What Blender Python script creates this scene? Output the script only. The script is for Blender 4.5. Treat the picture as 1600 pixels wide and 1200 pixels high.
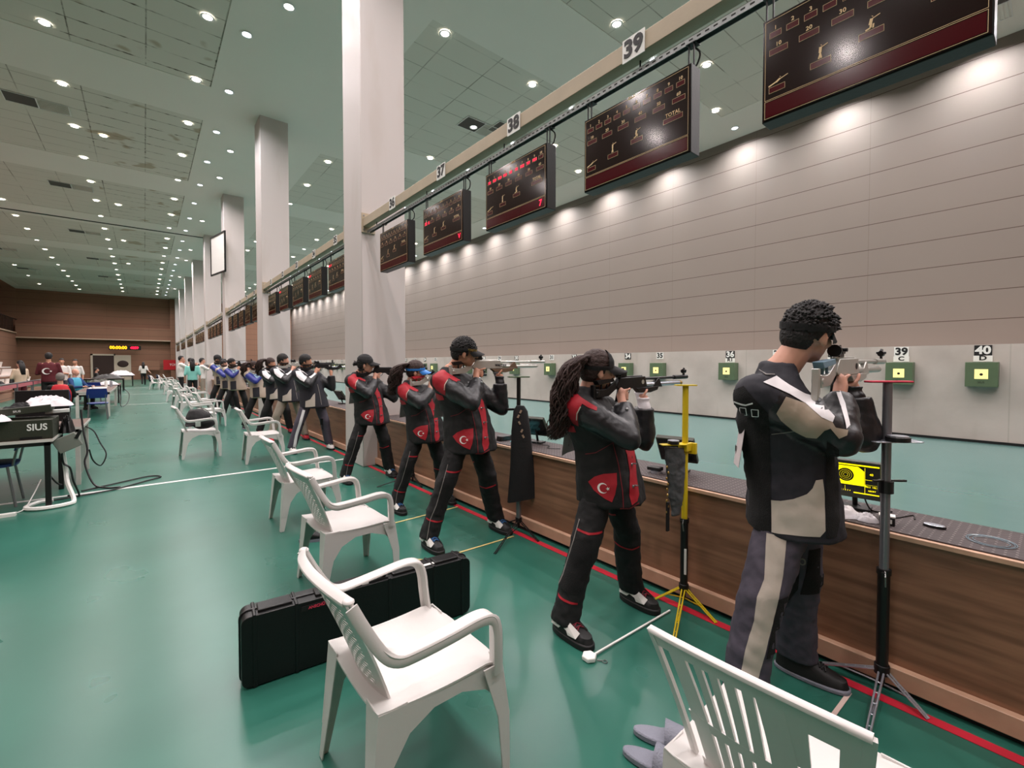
import bpy, bmesh, math, random
from mathutils import Vector, Matrix, Euler
from mathutils.bvhtree import BVHTree
for o in list(bpy.data.objects): bpy.data.objects.remove(o, do_unlink=True)
S = bpy.context.scene
C = S.collection
PI = math.pi
# ---------------------------------------------------------------- camera
cam = bpy.data.cameras.new('camera')
camo = bpy.data.objects.new('camera', cam); C.objects.link(camo)
camo.location = (0, 0, 1.52)
YAW, PITCH = math.radians(39.3), math.radians(1.4)
camo.rotation_euler = (PI/2-PITCH, 0, -YAW)
cam.sensor_width = 36; cam.lens = 36*702/1600; cam.shift_y = -13.8/1600
cam.clip_start = .05; cam.clip_end = 200
S.camera = camo
# ---------------------------------------------------------------- world, exposure
w = bpy.data.worlds.new('world'); S.world = w; w.use_nodes = True
w.node_tree.nodes['Background'].inputs[0].default_value = (.5, .5, .5, 1)
w.node_tree.nodes['Background'].inputs[1].default_value = .02
S.view_settings.view_transform = 'Standard'; S.view_settings.look = 'None'
S.view_settings.gamma = 1; S.view_settings.use_curve_mapping = False
S.view_settings.exposure = 0.28
LAMP_W = 33.0            # power of one ceiling downlight
S.cycles.use_denoising = True
S.cycles.use_light_tree = True
S.cycles.max_bounces = 6; S.cycles.diffuse_bounces = 4; S.cycles.glossy_bounces = 3
S.cycles.transmission_bounces = 3; S.cycles.caustics_reflective = False; S.cycles.caustics_refractive = False
S.cycles.sample_clamp_indirect = 4.0
# ---------------------------------------------------------------- dimensions of the hall
CEIL = 8.15; WALLX = 13.57; TWX = 12.5; ENDY = 58.0; LEFTX = -8.6; REARY = -5.0
BAY = 7.12                       # bay pitch of columns, boards and benches
NB = 8
# ---------------------------------------------------------------- materials
def lin(c): return tuple(((x/255)/12.92 if x/255 <= .04045 else ((x/255+.055)/1.055)**2.4) for x in c[:3]) + (1,)
def mat(name, col, rough=.5, metal=0, spec=.5, bump=None, noise=None, emis=None, coat=0, alpha=None):
    m = bpy.data.materials.new(name); m.use_nodes = True
    nt = m.node_tree; b = nt.nodes['Principled BSDF']; L = nt.links
    b.inputs['Base Color'].default_value = lin(col); b.inputs['Roughness'].default_value = rough
    b.inputs['Metallic'].default_value = metal; b.inputs['Specular IOR Level'].default_value = spec
    b.inputs['Coat Weight'].default_value = coat
    if emis:
        b.inputs['Emission Color'].default_value = lin(emis[0]); b.inputs['Emission Strength'].default_value = emis[1]
    tc = nt.nodes.new('ShaderNodeTexCoord')
    if bump is None: bump = (60, .05)
    n = nt.nodes.new('ShaderNodeTexNoise'); n.inputs['Scale'].default_value = bump[0]; n.inputs['Detail'].default_value = 3
    L.new(tc.outputs['Object'], n.inputs['Vector'])
    bp = nt.nodes.new('ShaderNodeBump'); bp.inputs['Strength'].default_value = bump[1]; bp.inputs['Distance'].default_value = .01
    L.new(n.outputs['Fac'], bp.inputs['Height']); L.new(bp.outputs['Normal'], b.inputs['Normal'])
    if noise:
        n2 = nt.nodes.new('ShaderNodeTexNoise'); n2.inputs['Scale'].default_value = noise[0]; n2.inputs['Detail'].default_value = 4
        L.new(tc.outputs['Object'], n2.inputs['Vector'])
        mx = nt.nodes.new('ShaderNodeMix'); mx.data_type = 'RGBA'
        mx.inputs['A'].default_value = lin(col)
        c2 = noise[2] if len(noise) > 2 else tuple(max(0, x*(1-noise[1])) for x in col)
        mx.inputs['B'].default_value = lin(c2)
        L.new(n2.outputs['Fac'], mx.inputs['Factor']); L.new(mx.outputs['Result'], b.inputs['Base Color'])
    return m
class NT:
    """small helper to write node maths"""
    def __init__(s, m): s.t = m.node_tree; s.b = s.t.nodes['Principled BSDF']; s.L = s.t.links
    def n(s, typ, **k):
        x = s.t.nodes.new(typ)
        for a, v in k.items(): setattr(x, a, v)
        return x
    def put(s, sock, v):
        if hasattr(v, 'is_output') or isinstance(v, bpy.types.NodeSocket): s.L.new(v, sock)
        else: sock.default_value = v
    def m(s, op, a, b=0.0, c=0.0):
        x = s.n('ShaderNodeMath', operation=op)
        s.put(x.inputs[0], a); s.put(x.inputs[1], b); s.put(x.inputs[2], c); return x.outputs[0]
    def xyz(s):
        g = s.n('ShaderNodeTexCoord'); q = s.n('ShaderNodeSeparateXYZ'); s.L.new(g.outputs['Object'], q.inputs[0]); return g.outputs['Object'], q.outputs
    def mix(s, f, a, b):
        x = s.n('ShaderNodeMix', data_type='RGBA'); s.put(x.inputs['Factor'], f)
        s.put(x.inputs['A'], a); s.put(x.inputs['B'], b); return x.outputs['Result']
    def noise(s, v, sc, det=4, stretch=None):
        x = s.n('ShaderNodeTexNoise'); x.inputs['Scale'].default_value = sc; x.inputs['Detail'].default_value = det
        if stretch:
            mp = s.n('ShaderNodeMapping'); mp.inputs['Scale'].default_value = stretch; s.L.new(v, mp.inputs[0]); v = mp.outputs[0]
        s.L.new(v, x.inputs['Vector']); return x.outputs['Fac']
    def seam(s, c, pitch, half, off=0.0):
        """1 near multiples of pitch"""
        a = s.m('ADD', c, -off); q = s.m('FLOORED_MODULO', a, pitch)
        d = s.m('MINIMUM', q, s.m('SUBTRACT', pitch, q)); return s.m('LESS_THAN', d, half)
    def step(s, a, lo, hi):
        x = s.n('ShaderNodeMapRange', interpolation_type='SMOOTHSTEP'); s.put(x.inputs[0], a); x.inputs[1].default_value = lo; x.inputs[2].default_value = hi
        return x.outputs[0]
# ---------------------------------------------------------------- mesh helpers
class MB:
    def __init__(s): s.v = []; s.f = []; s.mi = []
    def add(s, vs, fs, mi=0):
        k = len(s.v); s.v += [Vector(v) for v in vs]; s.f += [tuple(i+k for i in f) for f in fs]; s.mi += [mi]*len(fs); return s
    def box(s, c, d, rot=None, mi=0):
        x, y, z = d[0]/2, d[1]/2, d[2]/2
        vs = [Vector((a*x, b*y, e*z)) for e in (-1, 1) for a, b in ((-1, -1), (1, -1), (1, 1), (-1, 1))]
        R = Euler(rot).to_matrix() if rot else Matrix.Identity(3)
        return s.add([R@v+Vector(c) for v in vs], [(0, 3, 2, 1), (4, 5, 6, 7), (0, 1, 5, 4), (1, 2, 6, 5), (2, 3, 7, 6), (3, 0, 4, 7)], mi)
    def bx(s, x0, x1, y0, y1, z0, z1, mi=0): return s.box(((x0+x1)/2, (y0+y1)/2, (z0+z1)/2), (abs(x1-x0), abs(y1-y0), abs(z1-z0)), mi=mi)
    def loft(s, secs, n=14, mi=0, cap=True, power=1.0):
        """secs: (centre, axisA, axisB) ellipses; power<1 squares the section"""
        vs = []
        for c, a, b in secs:
            c, a, b = Vector(c), Vector(a), Vector(b)
            for k in range(n):
                t = 2*PI*k/n; ca, sa = math.cos(t), math.sin(t)
                ca = math.copysign(abs(ca)**power, ca); sa = math.copysign(abs(sa)**power, sa)
                vs.append(c+a*ca+b*sa)
        fs = []
        for i in range(len(secs)-1):
            for k in range(n):
                k2 = (k+1) % n; fs.append((i*n+k, i*n+k2, (i+1)*n+k2, (i+1)*n+k))
        if cap:
            fs.append(tuple(range(n))[::-1]); fs.append(tuple(range((len(secs)-1)*n, len(secs)*n)))
        return s.add(vs, fs, mi)
    def tube(s, pts, r, n=10, mi=0, cap=True, flat=1.0, up=None):
        """round tube along points, r a number or list"""
        pts = [Vector(p) for p in pts]; R = r if isinstance(r, (list, tuple)) else [r]*len(pts)
        secs = []; pa = None
        for i, p in enumerate(pts):
            d = (pts[min(i+1, len(pts)-1)]-pts[max(i-1, 0)])
            if d.length < 1e-9: d = Vector((0, 0, 1))
            d.normalize()
            u = Vector(up) if up else (pa if pa else (Vector((0, 0, 1)) if abs(d.z) < .9 else Vector((1, 0, 0))))
            a = d.cross(u)
            if a.length < 1e-5: a = d.orthogonal()
            a.normalize(); b = a.cross(d).normalized()
            pa = b
            secs.append((p, a*R[i], b*R[i]*flat))
        return s.loft(secs, n, mi, cap)
    def cyl(s, p0, p1, r0, r1=None, n=16, mi=0): return s.tube([p0, p1], [r0, r0 if r1 is None else r1], n, mi)
    def capsule(s, p0, p1, r0, r1=None, n=12, mi=0):
        r1 = r0 if r1 is None else r1; p0, p1 = Vector(p0), Vector(p1); d = p1-p0; Ln = d.length
        d = d/Ln if Ln > 1e-6 else Vector((0, 0, 1)); pts = []; rs = []
        for k in range(4):
            t = PI/2*k/3.3; pts.append(p0-d*r0*math.cos(t)); rs.append(max(r0*math.sin(t), r0*.08))
        pts.append(p0); rs.append(r0); pts.append(p1); rs.append(r1)
        for k in range(3, -1, -1):
            t = PI/2*k/3.3; pts.append(p1+d*r1*math.cos(t)); rs.append(max(r1*math.sin(t), r1*.08))
        return s.tube(pts, rs, n, mi)
    def ball(s, c, r, n=14, mi=0, rot=None):
        r = (r, r, r) if not isinstance(r, (tuple, list)) else r; R = Euler(rot).to_matrix() if rot else Matrix.Identity(3); c = Vector(c); secs = []
        for i in range(9):
            t = -PI/2+PI*i/8; k = max(math.cos(t), .05)
            secs.append((c+R@Vector((0, 0, r[2]*math.sin(t))), R@Vector((r[0]*k, 0, 0)), R@Vector((0, r[1]*k, 0))))
        return s.loft(secs, n, mi)
    def prism(s, poly, o, u, v, depth, mi=0):
        """2-D outline in the plane (o,u,v), given depth along u x v, centred"""
        o, u, v = Vector(o), Vector(u), Vector(v); w = u.cross(v).normalized()*depth/2; n = len(poly)
        vs = [o+u*a+v*b-w for a, b in poly]+[o+u*a+v*b+w for a, b in poly]
        area = sum(poly[i][0]*poly[(i+1) % n][1]-poly[(i+1) % n][0]*poly[i][1] for i in range(n))
        fs = [tuple(range(n))[::-1], tuple(range(n, 2*n))]+[(i, (i+1) % n, (i+1) % n+n, i+n) for i in range(n)]
        if area < 0: fs = [f[::-1] for f in fs]
        return s.add(vs, fs, mi)
    def mesh(s, name, mats):
        me = bpy.data.meshes.new(name); me.from_pydata([tuple(v) for v in s.v], [], s.f)
        for m in (mats if isinstance(mats, (list, tuple)) else [mats]): me.materials.append(m)
        for p, i in zip(me.polygons, s.mi): p.material_index = i
        me.update(); return me
def obj(name, mb, mats, parent=None, smooth=False, bevel=0, loc=None, rot=None, seg=2, angle=.6, subsurf=0):
    me = mb.mesh(name, mats) if isinstance(mb, MB) else mb
    o = bpy.data.objects.new(name, me); C.objects.link(o)
    if parent: o.parent = parent
    if loc: o.location = loc
    if rot: o.rotation_euler = rot
    if smooth:
        me.polygons.foreach_set('use_smooth', [True]*len(me.polygons))
        if smooth == 'auto': me.set_sharp_from_angle(angle=angle)
    if bevel:
        b = o.modifiers.new('bevel', 'BEVEL'); b.width = bevel; b.segments = seg; b.limit_method = 'ANGLE'; b.angle_limit = .7
        b.harden_normals = False
        if not smooth: me.polygons.foreach_set('use_smooth', [True]*len(me.polygons)); me.set_sharp_from_angle(angle=.5)
    if subsurf:
        b = o.modifiers.new('sub', 'SUBSURF'); b.levels = subsurf; b.render_levels = subsurf
    return o
def tag(o, label=None, cat=None, group=None, kind=None):
    if label: o['label'] = label
    if cat: o['category'] = cat
    if group: o['group'] = group
    if kind: o['kind'] = kind
    return o
def thing(name, label, cat, loc=(0, 0, 0), rotz=0, group=None):
    o = bpy.data.objects.new(name, None); C.objects.link(o); o.location = loc; o.rotation_euler = (0, 0, rotz); o.empty_display_size = .1
    return tag(o, label, cat, group)
def kids(o): return [x for x in C.objects if x.parent == o]
def copy_tree(o, loc=None, rotz=None, label=None, parent=None, ch=None):
    ch = ch if ch is not None else child_map()
    c = o.copy(); C.objects.link(c)
    if parent: c.parent = parent
    if loc: c.location = loc
    if rotz is not None: c.rotation_euler = (c.rotation_euler[0], c.rotation_euler[1], rotz)
    if label: c['label'] = label
    for k in ch.get(o.name, []): copy_tree(k, parent=c, ch=ch)
    return c
def child_map():
    d = {}
    for x in C.objects:
        if x.parent: d.setdefault(x.parent.name, []).append(x)
    return d
def struct(name, mb, m, bevel=0): return tag(obj(name, mb, m, bevel=bevel), kind='structure')
def remeshed(mb, voxel, smooth=4, disp=None, factor=.5):
    """union of all pieces of mb as one continuous surface"""
    me = mb.mesh('tmp', []); o = bpy.data.objects.new('tmp', me); C.objects.link(o)
    r = o.modifiers.new('r', 'REMESH'); r.mode = 'VOXEL'; r.voxel_size = voxel; r.use_smooth_shade = True
    if smooth:
        q = o.modifiers.new('s', 'SMOOTH'); q.factor = factor; q.iterations = smooth
    if disp:
        tx = bpy.data.textures.new('t', 'CLOUDS'); tx.noise_scale = disp[0]; tx.noise_depth = 2
        d = o.modifiers.new('d', 'DISPLACE'); d.texture = tx; d.strength = disp[1]; d.mid_level = .5; d.texture_coords = 'LOCAL'
    dg = bpy.context.evaluated_depsgraph_get(); out = bpy.data.meshes.new_from_object(o.evaluated_get(dg))
    bpy.data.objects.remove(o, do_unlink=True); bpy.data.meshes.remove(me)
    out.polygons.foreach_set('use_smooth', [True]*len(out.polygons)); return out
def bvh_of(me): return BVHTree.FromPolygons([v.co.copy() for v in me.vertices], [tuple(p.vertices) for p in me.polygons])
_fonts = {}
def text_mesh(s, size=1, depth=0.002, bold=0.0, align='CENTER', sx=1.0, res=3):
    c = bpy.data.curves.new('t', 'FONT'); c.body = s; c.size = size; c.extrude = depth/2; c.align_x = align; c.align_y = 'CENTER'; c.offset = bold; c.resolution_u = res
    o = bpy.data.objects.new('t', c); C.objects.link(o)
    dg = bpy.context.evaluated_depsgraph_get(); me = bpy.data.meshes.new_from_object(o.evaluated_get(dg))
    bpy.data.objects.remove(o, do_unlink=True); bpy.data.curves.remove(c)
    if sx != 1.0:
        for v in me.vertices: v.co.x *= sx
    return me
def add_text(mb, s, o, u, v, size, mi=0, depth=.002, bold=0.0, align='CENTER', sx=1.0, res=3):
    me = text_mesh(s, size, depth, bold, align, sx, res); o, u, v = Vector(o), Vector(u), Vector(v); w = u.cross(v)
    mb.add([o+u*q.co.x+v*q.co.y+w*q.co.z for q in me.vertices], [tuple(p.vertices) for p in me.polygons], mi); bpy.data.meshes.remove(me)
def shaped(pts, n=6):
    """Catmull-Rom through points"""
    pts = [Vector(p) for p in pts]; out = []
    for i in range(len(pts)-1):
        p0, p1, p2, p3 = pts[max(i-1, 0)], pts[i], pts[i+1], pts[min(i+2, len(pts)-1)]
        for k in range(n):
            t = k/n; out.append(.5*((2*p1)+(-p0+p2)*t+(2*p0-5*p1+4*p2-p3)*t*t+(-p0+3*p1-3*p2+p3)*t**3))
    return out+[pts[-1]]
# ================================================================ materials of the hall
M = {}
M['floor'] = mat('green sports floor', (42, 96, 84), .22, spec=.5, bump=(1.2, .05))
q = NT(M['floor']); co, s_ = q.xyz()
base = q.mix(q.step(q.noise(co, .9, 6), .35, .7), lin((40, 96, 82)), lin((50, 106, 92)))
q.put(q.b.inputs['Base Color'], base)
q.put(q.b.inputs['Roughness'], q.m('ADD', .25, q.m('MULTIPLY', q.noise(co, 2.0, 3), .07)))
M['rfloor'] = mat('green range floor with wall reflection in colour', (70, 150, 140), .25, bump=(1.5, .04))
q = NT(M['rfloor']); co, s_ = q.xyz()
q.put(q.b.inputs['Base Color'], q.mix(q.noise(co, 2.2, 8, (1, .35, 1)), lin((74, 106, 103)), lin((86, 118, 114))))  # paler, greyer green: the wall's grazing reflection is put into the base colour
M['line'] = mat('white floor line', (225, 225, 222), .4, noise=(9, .12)); M['red_line'] = mat('red floor tape', (205, 38, 60), .4, noise=(6, .1))
M['gyp'] = mat('painted plasterboard', (230, 228, 220), .9, bump=(30, .05), noise=(.6, .03))
M['tile'] = mat('mineral ceiling tile', (190, 192, 185), .95, bump=(120, .25))
q = NT(M['tile']); co, s_ = q.xyz()
sx = q.seam(s_[0], 1.2, .012, .13); sy = q.seam(s_[1], .6, .010, .17)
seams = q.m('MAXIMUM', sx, sy)
wn = q.noise(co, 1.3, 5)
col = q.mix(q.m('MULTIPLY', seams, q.step(wn, .3, .7)), lin((212, 210, 200)), lin((140, 136, 126)))
# water stains hug the joints of the few columns of tiles next to the smooth band (x -1.1 .. 1.4)
dx = q.m('FLOORED_MODULO', q.m('ADD', s_[0], -.13), 1.2); dx = q.m('MINIMUM', dx, q.m('SUBTRACT', 1.2, dx))
dy = q.m('FLOORED_MODULO', q.m('ADD', s_[1], -.17), .6); dy = q.m('MINIMUM', dy, q.m('SUBTRACT', .6, dy))
near = q.m('MINIMUM', q.m('ADD', dx, q.m('MULTIPLY', q.noise(co, 9, 4), .12)), q.m('ADD', dy, q.m('MULTIPLY', q.noise(co, 7, 4), .10)))
zone = q.m('MULTIPLY', q.m('GREATER_THAN', s_[0], -1.2), q.m('LESS_THAN', s_[0], 1.5))
st = q.m('MULTIPLY', q.m('MULTIPLY', q.m('SUBTRACT', 1, q.step(near, .035, .075)), q.step(q.noise(co, .8, 3), .42, .52)), zone)
col = q.mix(st, col, lin((62, 52, 32)))
brown = q.m('MULTIPLY', q.m('MULTIPLY', q.step(q.noise(co, 1.1, 2), .60, .66), zone), .6)
col = q.mix(brown, col, lin((150, 128, 92)))
q.put(q.b.inputs['Base Color'], col)
def wall_mat(name, c1, c2, pitch, off, axis, vj=2.6):
    m = mat(name, c1, .75, bump=(80, .03)); q = NT(m); co, s_ = q.xyz()
    a = q.seam(s_[2], pitch, .008, off); b = q.m('MULTIPLY', q.seam(s_[axis], vj, .005, .4), .35)
    base = q.mix(q.noise(co, .7, 3), lin(c1), lin(c2)); base = q.mix(q.m('MAXIMUM', a, b), base, lin((70, 55, 45)))
    q.put(q.b.inputs['Base Color'], base); return m
M['wall'] = wall_mat('taupe wall panels', (124, 114, 105), (119, 109, 101), .605, 2.455, 1)
M['endwall'] = wall_mat('brown wall panels', (146, 108, 86), (138, 100, 80), .6, .1, 0, 3.1)
M['leftwall'] = wall_mat('brown side wall panels', (150, 112, 92), (142, 104, 84), .6, .1, 1, 3.1)
M['conc'] = mat('pale concrete', (206, 203, 196), .85, bump=(14, .15))
q = NT(M['conc']); co, s_ = q.xyz()
c = q.mix(q.step(q.noise(co, .8, 8, (1, 1, 1)), .35, .7), lin((186, 177, 170)), lin((168, 159, 152)))
c = q.mix(q.m('MULTIPLY', q.step(q.noise(co, 1.5, 6, (1, 1.6, .22)), .56, .72), .3), c, lin((140, 132, 118)))
c = q.mix(q.m('MULTIPLY', q.seam(s_[1], 4.75, .01, .6), .4), c, lin((150, 145, 135)))
q.put(q.b.inputs['Base Color'], c)
M['column'] = mat('off white painted column', (226, 220, 216), .55, bump=(9, .06))
q = NT(M['column']); co, s_ = q.xyz()
q.put(q.b.inputs['Base Color'], q.mix(q.m('MULTIPLY', q.step(q.noise(co, 2.5, 6, (1, 1, .25)), .52, .75), .25), lin((198, 190, 187)), lin((170, 157, 144))))
M['wood'] = mat('walnut laminate', (122, 84, 62), .42, bump=(60, .03))
q = NT(M['wood']); co, s_ = q.xyz()
g = q.noise(co, 3.0, 8, (1, .5, 7)); g2 = q.noise(co, 1.1, 4, (1, .4, 4))
c = q.mix(q.step(g, .3, .72), lin((150, 109, 84)), lin((112, 78, 58))); c = q.mix(q.step(g2, .5, .7), c, lin((130, 93, 71)))
q.put(q.b.inputs['Base Color'], c)
M['wood_edge'] = mat('light wood edging', (208, 168, 140), .45, noise=(8, .15))
M['mat'] = mat('dark rubber shelf mat', (62, 54, 54), .7, bump=(60, .3))
q = NT(M['mat']); co, s_ = q.xyz()
dots = q.m('MULTIPLY', q.seam(s_[1], .033, .004), q.seam(s_[0], .033, .004)); q.put(q.b.inputs['Base Color'], q.mix(dots, lin((60, 50, 50)), lin((120, 110, 108))))
M['black'] = mat('black plastic', (18, 18, 19), .4); M['dkmetal'] = mat('dark metal', (40, 42, 42), .4, .6)
M['steel'] = mat('galvanised steel', (160, 165, 165), .38, .85, noise=(40, .25)); M['beam'] = mat('cream painted timber beam', (188, 172, 148), .6, noise=(5, .12))
M['white'] = mat('white card', (232, 232, 228), .6); M['ink'] = mat('black ink', (10, 10, 10), .6)
M['tgreen'] = mat('green painted target box', (86, 106, 78), .45, noise=(4, .1)); M['paper'] = mat('lit yellow target card', (238, 225, 150), .6, emis=((250, 232, 140), .55))
M['board'] = mat('gloss black brown score panel', (34, 20, 19), .12, spec=.5, bump=(3, .01)); M['boardred'] = mat('dark red display strip', (70, 4, 14), .15, bump=(3, .01))
M['gold'] = mat('pale gold print', (214, 186, 140), .5); M['led'] = mat('red led digits', (255, 20, 50), .4, emis=((255, 20, 60), 2.2)); M['ledY'] = mat('amber led digits', (255, 180, 20), .4, emis=((255, 170, 20), 2.2))
M['lampglass'] = mat('lit downlight', (255, 255, 255), .4, emis=((255, 244, 232), 9)); M['lampcool'] = mat('lit cool downlight', (255, 255, 255), .4, emis=((232, 240, 255), 9))
M['trimring'] = mat('downlight rim', (225, 225, 222), .4)
M['vent'] = mat('dark ventilation grille', (58, 55, 50), .6); M['door'] = mat('dark red brown door', (52, 34, 30), .5); M['pale'] = mat('cream panel', (196, 184, 166), .6)
M['redsign'] = mat('red banner', (190, 20, 34), .5); M['trim'] = mat('beige trim', (196, 172, 150), .6)
# ================================================================ room shell
m = MB().bx(LEFTX, 2.9, REARY, ENDY, -.2, 0); struct('floor', m, M['floor'])
m = MB().bx(2.9, TWX+.2, REARY, ENDY, -.2, 0); tag(obj('floor_range', m, M['rfloor']), kind='structure')
# ceiling: smooth bands with recessed fields of tiles
FX = [(LEFTX+.5, 1.34), (4.40, 7.85), (8.5, 12.1)]
FY = [(7.78+BAY*k, 13.02+BAY*k) for k in range(-1, 7)]
m = MB().bx(LEFTX, WALLX+.2, REARY, ENDY, CEIL+.03, CEIL+.2); struct('ceiling', m, M['gyp'])
t_ = MB(); g_ = MB()
for x0, x1 in FX:
    for y0, y1 in FY:
        t_.bx(x0, x1, max(y0, REARY), min(y1, ENDY), CEIL+.012, CEIL+.032)
struct('ceiling_tiles', t_, M['tile'])
xs = [LEFTX]+[v for p in FX for v in p]+[WALLX+.1]
for i in range(0, len(xs), 2): g_.bx(xs[i], xs[i+1], REARY, ENDY, CEIL, CEIL+.03)
ys = [REARY]+[v for p in FY for v in p]+[ENDY]
for x0, x1 in FX:
    prev = REARY
    for y0, y1 in FY:
        if y0 > prev: g_.bx(x0, x1, prev, y0, CEIL, CEIL+.03)
        prev = y1
    g_.bx(x0, x1, prev, ENDY, CEIL, CEIL+.03)
struct('ceiling_bands', g_, M['gyp'])
m = MB().bx(LEFTX, 3.0, 28.55, 28.62, CEIL-.03, CEIL); struct('trim_1', m, M['dkmetal'])
m = MB().bx(WALLX, WALLX+.2, REARY, ENDY, 0, CEIL+.05); struct('wall_right', m, M['wall'])
m = MB().bx(TWX, TWX+.15, REARY, ENDY, 0, 1.90); m.bx(TWX+.15, WALLX, REARY, ENDY, 1.80, 1.90); struct('wall_target', m, M['conc'])
m = MB().bx(TWX-.02, TWX, REARY, ENDY, 0, .05); struct('baseboard_target', m, M['black'])
m = MB().bx(LEFTX, WALLX, ENDY, ENDY+.2, 0, CEIL); struct('wall_end', m, M['endwall'])
m = MB().bx(LEFTX+.0, 3.0, ENDY-.55, ENDY, 3.85, 5.1).bx(2.1, 3.3, ENDY-.6, ENDY, 0, CEIL); struct('wall_end_lintel', m, M['endwall'])
m = MB().bx(LEFTX, 2.1, ENDY-.6, ENDY-.54, 3.82, 3.92); struct('trim_2', m, M['trim'])
m = MB().bx(LEFTX-.2, LEFTX, REARY, ENDY, 0, 4.2); struct('wall_left', m, M['leftwall'])
m = MB().bx(LEFTX-4, LEFTX-3.8, REARY, ENDY+.2, 4.0, CEIL+.2).bx(LEFTX-4, LEFTX, REARY, ENDY, 4.0, 4.2).bx(LEFTX-4, LEFTX, REARY, ENDY, CEIL, CEIL+.2).bx(LEFTX-4, LEFTX, ENDY, ENDY+.2, 4, CEIL).bx(LEFTX-4, LEFTX, REARY-.2, REARY, 4, CEIL)
struct('wall_gallery', m, M['leftwall'])
m = MB().bx(LEFTX-.25, LEFTX+.08, REARY, ENDY, 4.2, 4.3); struct('trim_3', m, M['trim'])
m = MB().bx(LEFTX, WALLX+.2, REARY-.2, REARY, 0, CEIL+.1); struct('wall_rear', m, M['endwall'])
# columns
COLY = [6.5+BAY*k for k in range(-1, 8)]
for ci, y in enumerate(COLY):
    if y > ENDY-1 or y < 0: continue
    o = MB().bx(2.48, 3.17, y, y+.74, 0, CEIL+.03)
    o = obj('column', o, M['column'], bevel=.012); tag(o, 'square off-white column rising to the ceiling, %s in the row from the camera' % ('', 'nearest', 'second', 'third', 'fourth', 'fifth', 'sixth', 'seventh', 'eighth')[ci], 'column')
# floor lines
m = MB().bx(2.55, 2.605, REARY, ENDY-.6, .001, .003); tag(obj('red_floor_line', m, M['red_line']), 'long red tape line on the green floor in front of the bench', 'floor line')
for y, lb in ((7.24, 'white tape line across the green floor at the nearest column'), (14.6, 'second white line across the floor, by the second column'), (22.1, 'third white line across the floor beyond the middle chairs'), (29.6, 'fourth thin white line across the floor'), (37.5, 'faint white line crossing the floor farthest away')):
    m = MB().bx(-8, 2.48, y-.035, y+.035, .001, .003)
    if y == 14.6: continue
    tag(obj('white_floor_line', m, M['line']), lb, 'floor line')
# ================================================================ downlights
lamp_data = {}
def lamp_light(kind):
    if kind not in lamp_data:
        l = bpy.data.lights.new('downlight_'+kind, 'AREA'); l.shape = 'DISK'; l.size = .15
        l.energy = LAMP_W*{'warm': 1.0, 'cool': .8, 'wash': 1.9}[kind]; l.color = (1, .87, .85) if kind == 'warm' else (.97, .96, 1)
        l.spread = math.radians(150); lamp_data[kind] = l
    return lamp_data[kind]
ring_me = MB().loft([((0, 0, 0), (.10, 0, 0), (0, .10, 0)), ((0, 0, -.012), (.12, 0, 0), (0, .12, 0)), ((0, 0, -.012), (.085, 0, 0), (0, .085, 0)), ((0, 0, -.004), (.08, 0, 0), (0, .08, 0))], 14, cap=False).mesh('rim', M['trimring'])
def glass_me(r, m): return MB().loft([((0, 0, -.004), (r, 0, 0), (0, r, 0)), ((0, 0, -.010), (r*.7, 0, 0), (0, r*.7, 0))], 12).mesh('glass', m)
G = {'warm': glass_me(.095, M['lampglass']), 'cool': glass_me(.075, M['lampcool'])}
lights = []
def YS(off, step=2.45, lo=-4.5, hi=56.5):
    y = off
    while y-step > lo: y -= step
    r = []
    while y < hi: r.append(y); y += step
    return r
for x, kind, ys in ((1.04, 'warm', YS(12.9)), (1.70, 'cool', YS(12.95)), (-1.40, 'warm', YS(15.09, 2.45)), (-4.33, 'warm', YS(27.1, 2.55)), (-6.6, 'warm', YS(39.8, 4.6)),
                    (2.18, 'warm', [9.2-4.9, 9.2, 16.5, 19.08, 25.3, 32.1, 35.5, 42.5, 49.5]), (4.77, 'warm', YS(15.36, 2.47)), (7.23, 'warm', YS(8.07, 2.46)), (8.70, 'cool', YS(8.16, 2.4)),
                    (9.75, 'warm', YS(12.3, 2.4)), (11.67, 'warm', YS(5.85, 2.4)), (12.94, 'wash', YS(5.93, 2.4))):
    for y in ys: lights.append((x, y, kind))
for x, y in ((-.81, 17.73), (-.73, 24.97), (-.75, 32.0), (-.7, 39.1)): lights.append((x, y, 'warm'))
for x, y, k in lights:
    t = thing('ceiling_downlight', 'round lit downlight recessed in the high ceiling', 'ceiling light', (x, y, CEIL), group='downlights in the ceiling')
    o = bpy.data.objects.new('rim', ring_me); C.objects.link(o); o.parent = t
    o = bpy.data.objects.new('lens', G['cool' if k == 'wash' else k]); C.objects.link(o); o.parent = t
    l = bpy.data.objects.new('lamp', lamp_light(k)); C.objects.link(l); l.parent = t; l.location = (0, 0, -.03)
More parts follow.
